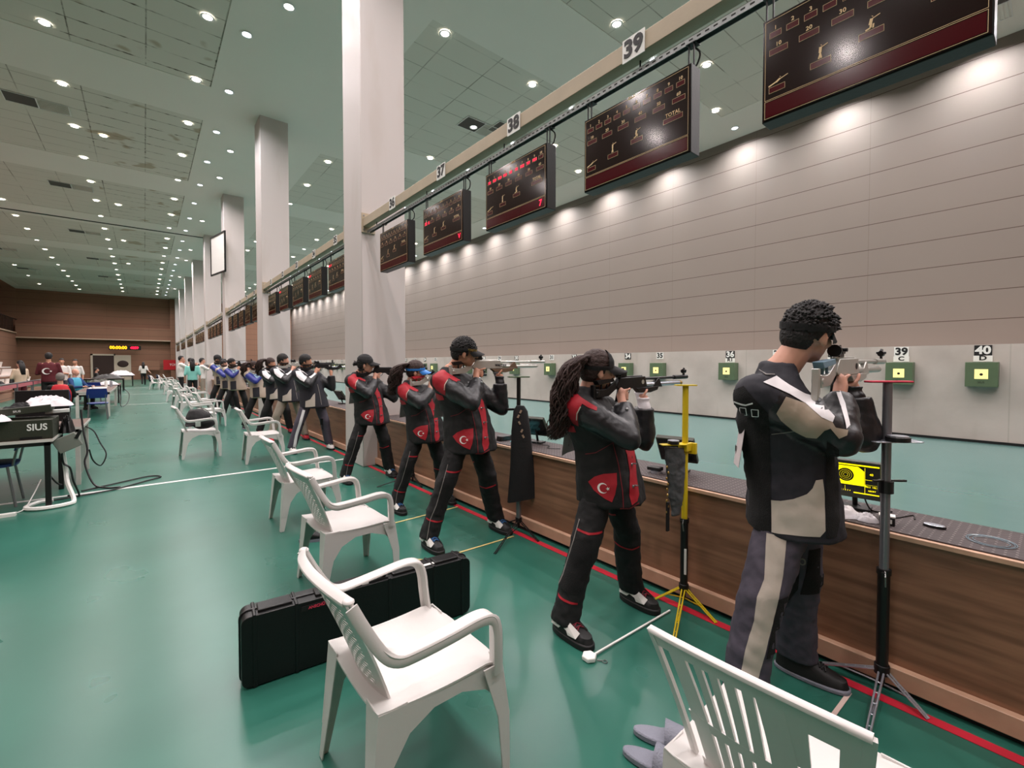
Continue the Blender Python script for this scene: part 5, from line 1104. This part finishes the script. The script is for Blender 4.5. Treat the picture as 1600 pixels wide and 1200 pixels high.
    me = remeshed(tr, vox, 2, (.07, .020*s) if near else None); me.materials.append(M[trouser]); to = obj('trousers', me, None, t); bv2 = bvh_of(me)
    def D2(nm, poly, m, off=.0028): return decal(nm, bv2, poly, W, off*(1 if near else 2.4), M[m], to, s, step=.014 if near else .03, jump=.05 if near else .09)
    if style == 'red':
        D2('thigh_band', line_poly([(-.11, .612), (-.04, .603), (.03, .608), (.10, .63)], .012), 'jred'); D2('calf_band', line_poly([(-.27, .242), (-.19, .225), (-.10, .213)], .012), 'jred'); D2('knee_band', line_poly([(.09, .425), (.13, .412), (.2, .405), (.28, .43)], .010), 'jred'); D2('side_seam', line_poly([(-.10, .665), (-.13, .55), (-.19, .345), (-.235, .24), (-.265, .05)], .005), 'stitch')
        D2('knee_pad', [(-.15, .56), (-.02, .57), (-.03, .40), (-.10, .26), (-.20, .27)], 'knee', .0022)
    if style == 'grey':
        D2('side_stripe', [(-.041, .76), (.028, .76), (.018, .619), (.004, .526), (-.014, .43), (-.036, .313), (-.066, .174), (-.078, .03), (-.144, .03), (-.127, .151), (-.108, .29), (-.077, .421), (-.069, .515), (-.046, .586)], 'cream', .0034); D2('knee_pad', [(0, .52), (.075, .545), (.069, .454), (.04, .392), (0, .279), (-.035, .277), (-.014, .421)], 'knee'); D2('knee_pad', [(.105, .643), (.19, .662), (.17, .445), (.077, .431), (.098, .548)], 'knee')
        D2('emblem', [(.083+.013*math.cos(a), .588+.017*math.sin(a)) for a in [2*PI*k/16 for k in range(16)]], 'stitch', .004); D2('emblem_centre', [(.083+.007*math.cos(a), .588+.010*math.sin(a)) for a in [2*PI*k/12 for k in range(12)]], 'tgrey', .0052)
    if style == 'white' and trouser == 'tgrey': D2('side_stripe', line_poly([(-.10, .72), (-.16, .5), (-.22, .3), (-.26, .06)], .04), 'wleather'); D2('knee_pad', [(-.12, .5), (-.02, .5), (-.08, .25), (-.17, .25)], 'knee'); D2('knee_pad', [(.1, .55), (.2, .55), (.2, .35), (.1, .35)], 'knee')
    if trouser == 'tbeige': D2('knee_pad', [(-.12, .5), (-.02, .5), (-.08, .25), (-.17, .25)], 'knee'); D2('red_cuff', [(-.26, .22), (-.14, .20), (-.18, .06), (-.29, .07)], 'jred')
    # ---- shoes
    for A in ('ra', 'la'): make_shoe(t, (P[A].x, P[A].y-.005), s, shoes, yaw=-PI/2+(j.get('toe_'+A, 0)))
    # ---- hair and caps
    hm = M['hairbrn'] if hair in ('curly', 'longbrown') else M['hairblk']
    mb, ball = skull_cap(T, R, s, .012)
    me = remeshed(mb, max(.006, vox*.6), 1); 
    if hair in ('short', 'curly_short'):
        clip(me, T, R, lambda p: (p.z > .035-.0*p.x if p.x > .03*s else p.z > -.02+(-.05 if p.x < -.045*s else 0)) and not (p.x > .078*s and p.z < .06*s))
    else: clip(me, T, R, lambda p: not (p.x > .02*s and p.z < .045*s) and not (p.x > -.02*s and p.z < -.01*s))
    me2 = me
    if near and hair in ('short', 'curly_short'):
        # tousled locks standing off the skull
        random.seed(int(x*100)); hb = MB(); nl = 620 if hair == 'curly_short' else 420
        for k in range(nl):
            ph = random.uniform(-PI, PI); el = random.uniform(.05, 1.5); d = Vector((math.cos(ph)*math.cos(el), math.sin(ph)*math.cos(el), math.sin(el)))
            base_ = Vector((-.014+d.x*.098, d.y*.079, .034+d.z*.092)); ln = .020 if hair == 'curly_short' else .012
            tip = base_+d*ln*.6+Vector((random.uniform(0, 1)*ln*1.2, random.uniform(-.5, .5)*ln, random.uniform(-.4, .4)*ln)); hb.tube([T(base_-d*.006), T(base_.lerp(tip, .6)+d*.004), T(tip)], [.0075*s, .0055*s, .0008*s], 5)
        k0 = len(me2.vertices); bm = bmesh.new(); bm.from_mesh(me2); tmp = hb.mesh('x', []); bm.from_mesh(tmp); bm.to_mesh(me2); bm.free(); bpy.data.meshes.remove(tmp)
    me2.polygons.foreach_set('use_smooth', [True]*len(me2.polygons))
    me2.materials.clear(); me2.materials.append(hm); ho = obj('hair', me2, None, t)
    if hair in ('curly', 'longbrown', 'bun'):
        pb = MB(); random.seed(7)
        root = Vector((-.105, .0, .045)); 
        if hair == 'bun':
            k = len(pb.v); pb.ball(T((-.125, 0, .0)), (.034*s, .03*s, .03*s), 12)
            for q in range(14): d = Vector((random.uniform(-1, .2), random.uniform(-1, 1), random.uniform(-1, 1))).normalized(); pb.tube([T(Vector((-.125, 0, 0))+d*.02), T(Vector((-.13, 0, 0))+d*.045)], [.006, .002], 5)
        else:
            long_ = .44 if hair == 'curly' else .30
            for k in range(230 if near else 26):
                a0 = random.uniform(0, 2*PI); rr = random.uniform(0, 1)**.5; pts = []; rad = []
                wav = random.uniform(0, 6)
                NP = 22 if near else 10
                for i in range(NP):
                    q = i/(NP-1); spread = (.030+.078*math.sin(min(q*1.25, 1)*PI/2))*(1-.62*q); px = -.115-.105*math.sin(min(1, q*2.0)*PI/2); pz = .055+.02*math.sin(q*6)-long_*(q**1.25)*random.uniform(.96, 1.02)+.03*(1-q)
                    off = Vector((math.cos(a0)*rr*spread, math.sin(a0)*rr*spread*.95, 0)); cur = Vector((.016*math.sin(wav+q*21), .016*math.cos(wav*1.7+q*19), .008*math.sin(wav+q*15)))*(q+.4)
                    pts.append(P['head']+(Vector((px, .125*q, pz))+off+cur)*s); rad.append((.0068 if near else .02)*s*(1.15-q*.9))
                pb.tube(pts, rad, 6)
            pb.ball(T((-.10, 0, .055)), (.03*s, .032*s, .03*s), 10)
        obj('ponytail' if hair != 'bun' else 'hair_bun', pb, hm, ho, smooth=True)
        if hair != 'bun': obj('hair_tie', MB().tube([T((-.108+.0*k, .026*math.cos(k*PI/6), .055+.026*math.sin(k*PI/6))) for k in range(13)], .006*s, 8), M['capb'], ho)
    for q in (-1, 1): obj('eye', MB().ball(T((.079, q*.030, .006)), .0105*s, 10), M['ink'], t) if near else None
    def brim(m, x0=.075, ln=.075, z0=.040, wdt=.078, dz_=-.012, par=None, nm='peak'):
        bm_ = MB(); N = 12; vs = []
        for i in range(N+1):
            a = -1+2*i/N
            for q in range(5):
                r = q/4; xx = x0*math.sqrt(max(0, 1-(a*.92)**2))*1.0+.008+ln*r*math.sqrt(max(.04, 1-(a)**2*.85)); yy = a*wdt*(1-.12*r); zz = z0+dz_*r-.022*a*a; vs.append((xx, yy, zz))
        up_ = [T(v) for v in vs]; dn = [T((v[0], v[1], v[2]-.004)) for v in vs]; fs = []; K = len(vs)
        for i in range(N):
            for q in range(4): a = i*5+q; fs.append((a, a+1, a+6, a+5)); fs.append((a+K, a+5+K, a+6+K, a+1+K))
            fs.append((i*5+4, i*5+4+K, i*5+9+K, i*5+9)); fs.append((i*5, i*5+5, i*5+5+K, i*5+K))
        for i0 in (0, N*5):
            for q in range(4): fs.append((i0+q, i0+q+K, i0+q+1+K, i0+q+1))
        return obj(nm, bm_.add(up_+dn, fs), m, par, smooth='auto')
    if cap:
        cmt = M['visor'] if cap == 'visor_blue' else M['capb']; mb, ball = skull_cap(T, R, s, .019); me = remeshed(mb, max(.006, vox*.6), 1)
        if cap == 'halfcap': clip(me, T, R, lambda p: p.z > .016*s+.10*p.x and (p.z < .046*s+.10*p.x or p.x > .028*s))
        elif cap == 'cap': clip(me, T, R, lambda p: p.z > (.030 if p.x > 0 else .030+.35*abs(p.x))*s)
        else: clip(me, T, R, lambda p: .018*s+.12*p.x < p.z < .052*s+.12*p.x)
        me.materials.clear(); me.materials.append(cmt); co_ = obj('cap' if cap in ('cap', 'halfcap') else 'visor_band', me, None, t)
        brim(cmt, par=co_, **(dict(ln=.105, dz_=-.026, z0=.046) if cap in ('cap', 'halfcap') else dict(ln=.085 if cap != 'band' else .05, dz_=-.03, z0=.036)))
        if cap == 'visor_gold': mm = MB(); add_text(mm, 'TÜRKİYE', T((.055, -.083, .036)), (R@Vector((.93, .36, -.05))), R@Vector((0, 0, 1)), .020*s, bold=.0006); obj('cap_lettering', mm, M['brass2'], co_)
        if cap == 'band': obj('band_clip', MB().prism(rrect(.05, .03, .004), T((-.105, -.03, .028)), R@Vector((.6, -.8, 0)), R@Vector((0, 0, 1)), .008), M['black'], co_, bevel=.002)
    if near:  # aperture blinder and glasses
        obj('eye_blinder', MB().prism([(-.0, -.015), (.004, -.015), (.004, .02), (0, .02)], T((.105, .03, .0)), R@Vector((0, 1, 0)), R@Vector((0, 0, 1)), .03), M['capb'], t)
    # ---- glove on the supporting hand
    if near:
        gl = MB(); g = P['lhand']; gl.tube([P['lw']-Vector((0, 0, .02*s)), P['lw'], g+Vector((0, 0, -.055*s)), g+Vector((0, 0, -.026*s))], [.043*s, .040*s, .038*s, .044*s], 14)
        for k in range(4): k0 = g+Vector((.028-.019*k, .020, -.014))*s; gl.capsule(k0-Vector((0, .006, .012))*s, k0+Vector((.002, .018, .020))*s, .0125*s, .012*s, 8)
        gm = remeshed(gl, .007, 2); gm.materials.append(M['towel'] if style == 'red' and hair == 'curly' else M['jleather']); obj('glove', gm, None, t)
    # ---- bib on the back
    bb = MB(); bc = P['chest']-F*j.get('bibo', .140)*s+Vector((0, 0, .0)); n = 6; vs = []
    for i in range(n+1):
        z = .08*s-.27*s*i/n; off = -F*(.012+.030*(i/n)**1.3)*s
        for q in (-1, 0, 1): vs.append(bc+Lt*q*.11*s+Vector((0, 0, z))+off+F*(.012*(1-abs(q)))*s*-1)
    fs = [(i*3+q, i*3+q+1, i*3+q+4, i*3+q+3) for i in range(n) for q in (0, 1)]; k = len(vs); vs2 = vs+[v-F*.0015 for v in vs]; fs2 = fs+[tuple(a+k for a in f[::-1]) for f in fs]
    obj('paper_bib', MB().add(vs2, fs2), M['bibp'], t, smooth='auto'); mm = MB(); add_text(mm, 'TR', bc-F*.047*s+Vector((0, 0, -.13*s)), Lt*-1*-1, Vector((0, 0, 1)), .05*s); obj('bib_print', mm, M['ink'], t)
    # ---- rifle
    if rf is not None:
        rx = j['rx']*s; ryy = j['ry']*s; rz = (j['bore']-.006)*s; d = dict(rf)
        r = rifle(rlabel, (x+rx, y+ryy, rz), dz=-.006, s=s*d.pop('k', 1.0), yaw=j.get('ryaw', 0), **d, group=None if near else 'distant rifles')
    return t
BOY = dict(hemk=.90, bibo=.118, hyaw=-.38, rs=(-.255, -.0, 1.325), re=(-.08, -.235, 1.165), rw=(.075, -.185, 1.30), rg=(.115, -.172, 1.372), head=(-.035, -.105, 1.565), neck=(-.105, -.015, 1.435), sh=(-.09, -.01, 1.345), le=(.33, -.21, 1.13), lw=(.33, -.18, 1.30), lhand=(.335, -.165, 1.375), la=(.215, -.0, .09), ra=(-.235, .04, .09), lk=(.16, -.03, .49), rk=(-.17, -.0, .49), lh=(.11, .0, .88), bore=1.462, ry=-.165, rx=-.14, nr=.056, toe_la=.12, hpitch=.14)
shooter('person in dark grey and white shooting suit with black curly hair, nearest the camera', 2.24, .80, 1.05, 'grey', (.95, .31), .010, BOY, 'curly_short', 'band', dict(body='rsil', cyl='rsil', barrel='rsil', cheek='ltb', low=True), 'skin', 'sneaker', trouser='tgrey', face=-62, rlabel='silver air rifle aimed by the shooter nearest the camera')
shooter('person with long curly brown ponytail and black cap in red and black suit', 2.10, 1.74, .965, 'red', (.81, .586), .010, None, 'curly', 'halfcap', dict(body='rk', cyl='alu'), 'skin', 'red', rlabel='black air rifle with silver cylinder aimed by the woman with curly ponytail')
shooter('tall person in red and black suit with gold lettered black visor', 2.14, 3.3, 1.04, 'red', (.60, .80), .011, dict(head=(-.035, -.09, 1.555), ra=(-.32, .0, .09), la=(.34, -.02, .09)), 'short', 'visor_gold', dict(body='rsil', cyl='rsil', barrel='rsil', cheek='rk', logo='WALTHER'), 'skin2', 'blue', rlabel='silver air rifle aimed by the tall shooter with the gold lettered visor', shift=-.01)
shooter('person with blue visor and long dark ponytail in red and black suit', 2.28, 4.33, .94, 'red', (.52, .85), .012, dict(re=(-.13, -.25, 1.20)), 'longbrown', 'visor_blue', dict(body='rsil', cyl='alu', cheek='redck'), 'skin', 'blue', rlabel='silver air rifle with red cheek pad aimed by the girl in blue visor', shift=-.02)
shooter('person with black cap and hair bun in red and black suit beside the near column', 2.28, 5.82, .985, 'red', (.40, .92), .012, dict(head=(-.045, -.08, 1.54)), 'bun', 'cap', dict(body='rk', cyl='rk'), 'skin', 'blue', rlabel='black air rifle aimed in front of the near white column', shift=-.02)
mids = ((2.25, 8.35, 1.02, 'white', 'tgrey', 'short', None, 'white', 'person in white and grey suit, first one beyond the near column'), (2.2, 9.75, 1.04, 'white', 'tbeige', 'short', None, 'redshoe', 'person in beige trousers with red cuffs beyond the near column'),
        (2.2, 10.9, 1.0, 'white', 'pblack', 'longbrown', None, 'redshoe', 'person with tied brown hair and black trousers, third beyond the near column'), (2.1, 12.2, .96, 'blue', 'pblack', 'longbrown', None, 'sneaker', 'person in blue and cream jacket bending back, fourth beyond the near column'),
        (2.05, 15.3, 1.02, 'blue', 'pblack', 'short', None, 'sneaker', 'nearest of the three people in blue sleeved jackets'), (2.0, 16.6, 1.0, 'blue', 'pblack', 'short', None, 'sneaker', 'middle of the three people in blue sleeved jackets'), (2.0, 18.0, 1.1, 'blue', 'pblack', 'short', 'cap', 'sneaker', 'tallest of the three people in blue sleeved jackets, wearing a cap'))
for i, (x, y, s, st, tr, hr, cp, sh, lb) in enumerate(mids):
    shooter(lb, x, y, s, st, (.25, .97), .018, None, hr, cp, dict(body='rk' if i % 2 == 0 else 'rsil', cyl='alu'), 'skin' if i % 2 else 'skin2', sh, near=False, trouser=tr, rlabel='air rifle aimed by the '+lb.replace('person', 'shooter').replace('people', 'shooters')[:60].rsplit(' ', 1)[0], shift=-.03)
# ---------------------------------------------------------------- simple standing and seated people
def bystander(label, x, y, s, top, legs, hair='hairblk', yaw=0, sit=False, arms='down', skin='skin', longhair=False, bald=False, rifle_up=False, walk=False, group=None, emblem=False, vest=None):
    t = thing('person', label, 'person', (x, y, 0), yaw, group); S_ = s; z = lambda v: v*S_
    hz = .47 if sit else .92; sh = hz+.48; H = sh+.245; X = .02
    hip = [(X*0, q*.085*S_, z(hz)) for q in (-1, 1)]
    if sit: kn = [(.42*S_, q*.12*S_, z(.48)) for q in (-1, 1)]; an = [(.40*S_, q*.12*S_, z(.08)) for q in (-1, 1)]
    elif walk: kn = [(.10*S_, -.08*S_, z(.5)), (-.02*S_, .08*S_, z(.5))]; an = [(.16*S_, -.08*S_, z(.09)), (-.24*S_, .08*S_, z(.16))]
    else: kn = [(.01, q*.10*S_, z(.5)) for q in (-1, 1)]; an = [(0, q*.12*S_, z(.08)) for q in (-1, 1)]
    shd = [(0, q*.18*S_, z(sh)) for q in (-1, 1)]
    if arms == 'down': el = [(-.04*S_, q*.24*S_, z(sh-.28)) for q in (-1, 1)]; wr = [(.04*S_, q*.25*S_, z(sh-.53)) for q in (-1, 1)]
    elif arms == 'table': el = [(.14*S_, q*.25*S_, z(sh-.24)) for q in (-1, 1)]; wr = [(.38*S_, q*.16*S_, z(sh-.22)) for q in (-1, 1)]
    elif arms == 'folded': el = [(.04*S_, q*.25*S_, z(sh-.27)) for q in (-1, 1)]; wr = [(.2*S_, -q*.03*S_, z(sh-.25+.03*q)) for q in (-1, 1)]
    elif arms == 'walk': el = [(-.05*S_, -.26*S_, z(sh-.26)), (.02, .24*S_, z(sh-.28))]; wr = [(-.12*S_, -.40*S_, z(sh-.45)), (.12*S_, .24*S_, z(sh-.5))]
    else: el = [(.2*S_, q*.2*S_, z(sh-.12)) for q in (-1, 1)]; wr = [(.40*S_+.1*q, q*.06, z(sh+.03)) for q in (-1, 1)]
    b = MB(); T, R = head_mesh(b, (.02*S_, 0, z(H-.02)), S_, neckp=(0, 0, z(sh+.06))); b.capsule((0, 0, z(hz)), (0, 0, z(sh)), .09*S_, .09*S_)
    for i in range(2):
        b.capsule(hip[i], kn[i], .06*S_, .045*S_, 10); b.capsule(kn[i], an[i], .045*S_, .035*S_, 10); b.capsule((0, 0, z(sh)), shd[i], .05*S_, .045*S_); b.capsule(shd[i], el[i], .040*S_, .034*S_, 10); b.capsule(el[i], wr[i], .034*S_, .026*S_, 10)
        w = V3(wr[i]); d = (w-V3(el[i])).normalized(); b.ball(w+d*.04*S_, (.035*S_, .022*S_, .035*S_), 10)
        for f in range(4): o = w+d*.06*S_+Vector((0, (f-1.5)*.015, 0))*S_; b.capsule(o, o+d*.04*S_, .009*S_, .008*S_, 6)
        b.capsule(w+d*.02*S_, w+d*.045*S_+Vector((.02, .02, 0))*S_, .01*S_, .009*S_, 6)
    me = remeshed(b, .016, 1); me.materials.append(M[skin]); obj('body', me, None, t)
    k = MB(); k.loft([((0, 0, z(hz-.04)), (.125*S_, 0, 0), (0, .175*S_, 0)), ((0, 0, z(hz+.15)), (.12*S_, 0, 0), (0, .165*S_, 0)), ((0, 0, z(hz+.32)), (.13*S_, 0, 0), (0, .19*S_, 0)), ((0, 0, z(sh)), (.1*S_, 0, 0), (0, .18*S_, 0)), ((0, 0, z(sh+.07)), (.06*S_, 0, 0), (0, .07*S_, 0))], 16)
    for i in range(2): k.capsule(shd[i], el[i], .062*S_, .052*S_, 10); k.capsule(el[i], V3(el[i]).lerp(V3(wr[i]), .85 if top not in ('shirtw', 'teal') else .15), .050*S_, .04*S_, 10)
    me = remeshed(k, .02, 1); me.materials.append(M[top]); to = obj('top', me, None, t)
    if vest: obj('vest', MB().loft([((0, 0, z(hz)), (.14*S_, 0, 0), (0, .19*S_, 0)), ((0, 0, z(hz+.32)), (.145*S_, 0, 0), (0, .2*S_, 0)), ((0, 0, z(sh+.01)), (.115*S_, 0, 0), (0, .17*S_, 0)), ((0, 0, z(sh+.06)), (.08*S_, 0, 0), (0, .09*S_, 0))], 16), M[vest], t, smooth=True)
    l = MB(); l.loft([((0, 0, z(hz-.08)), (.12*S_, 0, 0), (0, .165*S_, 0)), ((0, 0, z(hz+.05)), (.115*S_, 0, 0), (0, .16*S_, 0))], 12)
    for i in range(2): l.capsule(hip[i], kn[i], .088*S_, .065*S_, 10); l.capsule(kn[i], an[i], .064*S_, .055*S_, 10)
    me = remeshed(l, .02, 1); me.materials.append(M[legs]); obj('trousers', me, None, t)
    for i in range(2): obj('shoe', MB().loft([((an[i][0]+.05, an[i][1], an[i][2]-.08), (.13*S_, 0, 0), (0, .045*S_, 0)), ((an[i][0]+.04, an[i][1], an[i][2]-.02), (.12*S_, 0, 0), (0, .043*S_, 0)), ((an[i][0], an[i][1], an[i][2]+.03), (.05*S_, 0, 0), (0, .04*S_, 0))], 12), M['shoew'] if top == 'hoodie' else M['solek'], t, smooth='auto')
    if not bald:
        mb, ball = skull_cap(T, R, S_, .014); me = remeshed(mb, .016, 0); clip(me, T, R, lambda p: not (p.x > .015 and p.z < .062) and not (p.x > -.03 and p.z < -.005)); me.materials.clear(); me.materials.append(M[hair]); ho = obj('hair', me, None, t)
        if longhair: obj('long_hair', MB().loft([(T((-.06, 0, .05)), (.05, 0, 0), (0, .08, 0)), (T((-.10, 0, -.12)), (.04, 0, 0), (0, .09, 0)), (T((-.13, 0, -.38)), (.025, 0, 0), (0, .07, 0))], 12), M[hair], ho, smooth=True)
    if emblem:
        mm = MB(); mm.prism(crescent(0, 0, .10), (-.14*S_, .04, z(sh-.2)), (0, -1, 0), (0, 0, 1), .01).prism(star(.10, .0, .035), (-.14*S_, .04, z(sh-.2)), (0, -1, 0), (0, 0, 1), .01); obj('back_emblem', mm, M['white'], t)
    return t
bystander('seated person in red vest with short grey hair at the officials table', -1.64, 15.95, 1.0, 'jblack', 'pblack', 'greyhair', PI/2+.1, True, 'table', vest='redvest')
bystander('seated bald person in light blue vest over blue shirt', -1.80, 20.9, 1.06, 'bluesh', 'pblack', yaw=-.6, sit=True, arms='table', bald=True, vest='cyanvest')
bystander('standing person in beige hooded top with black hair near the white seats', -3.2, 22.0, .94, 'hoodie', 'maroon', yaw=2.4, arms='folded', longhair=True)
bystander('large standing person in dark red shirt with white crescent on the back', -2.36, 20.5, 1.08, 'maroon', 'pblack', yaw=PI/2, arms='folded', emblem=True, skin='skin2')
bystander('standing person in white shirt just right of the dark red shirt', -2.52, 25.0, 1.0, 'shirtw', 'tgrey', yaw=-PI/2, arms='folded', skin='skin2')
bystander('standing person in white shirt with grey trousers, right one of the pair', -2.26, 26.5, .99, 'shirtw', 'tgrey', yaw=-PI/2-.3, arms='down', skin='skin2')
bystander('person in dark clothes sitting on the white seats, leaning', -4.3, 29, 1.0, 'jblack', 'pblack', yaw=-1.2, sit=True, arms='table')
bystander('person with long black hair in white shirt walking away down the hall', -.05, 42.5, .96, 'shirtw', 'pblack', yaw=PI/2, arms='walk', longhair=True, walk=True)
bystander('person in dark clothes seated behind the far small table', -2.2, 36.2, 1.0, 'jblack', 'pblack', yaw=0, sit=True, arms='table')
for i, (x, y, c, lg, lb) in enumerate(((1.50, 22.2, 'teal', 'pblack', 'standing person in pale green shirt behind the blue shooters'), (1.90, 23.2, 'shirtw', 'tbeige', 'person in white top and pale trousers behind the blue shooters'), (1.4, 26.5, 'redvest', 'pblack', 'person in red and black suit, far along the firing line'), (1.9, 29.5, 'shirtw', 'pblack', 'farthest person in white and black on the firing line'), (1.25, 24.5, 'shirtw', 'pblack', 'person in white shirt, left of the pale green shirt'))):
    bystander(lb, x, y, 1.0+.02*i, c, lg, yaw=0 if i != 0 else PI/2, arms='aim' if i != 0 else 'down', longhair=(i == 0))
    if i in (1, 2, 3): rifle('far air rifle aimed by the '+('person in white top', 'person in red suit', 'farthest person')[i-1], (x+.1, y, 1.47), s=1.0, body='rk', cyl='alu')
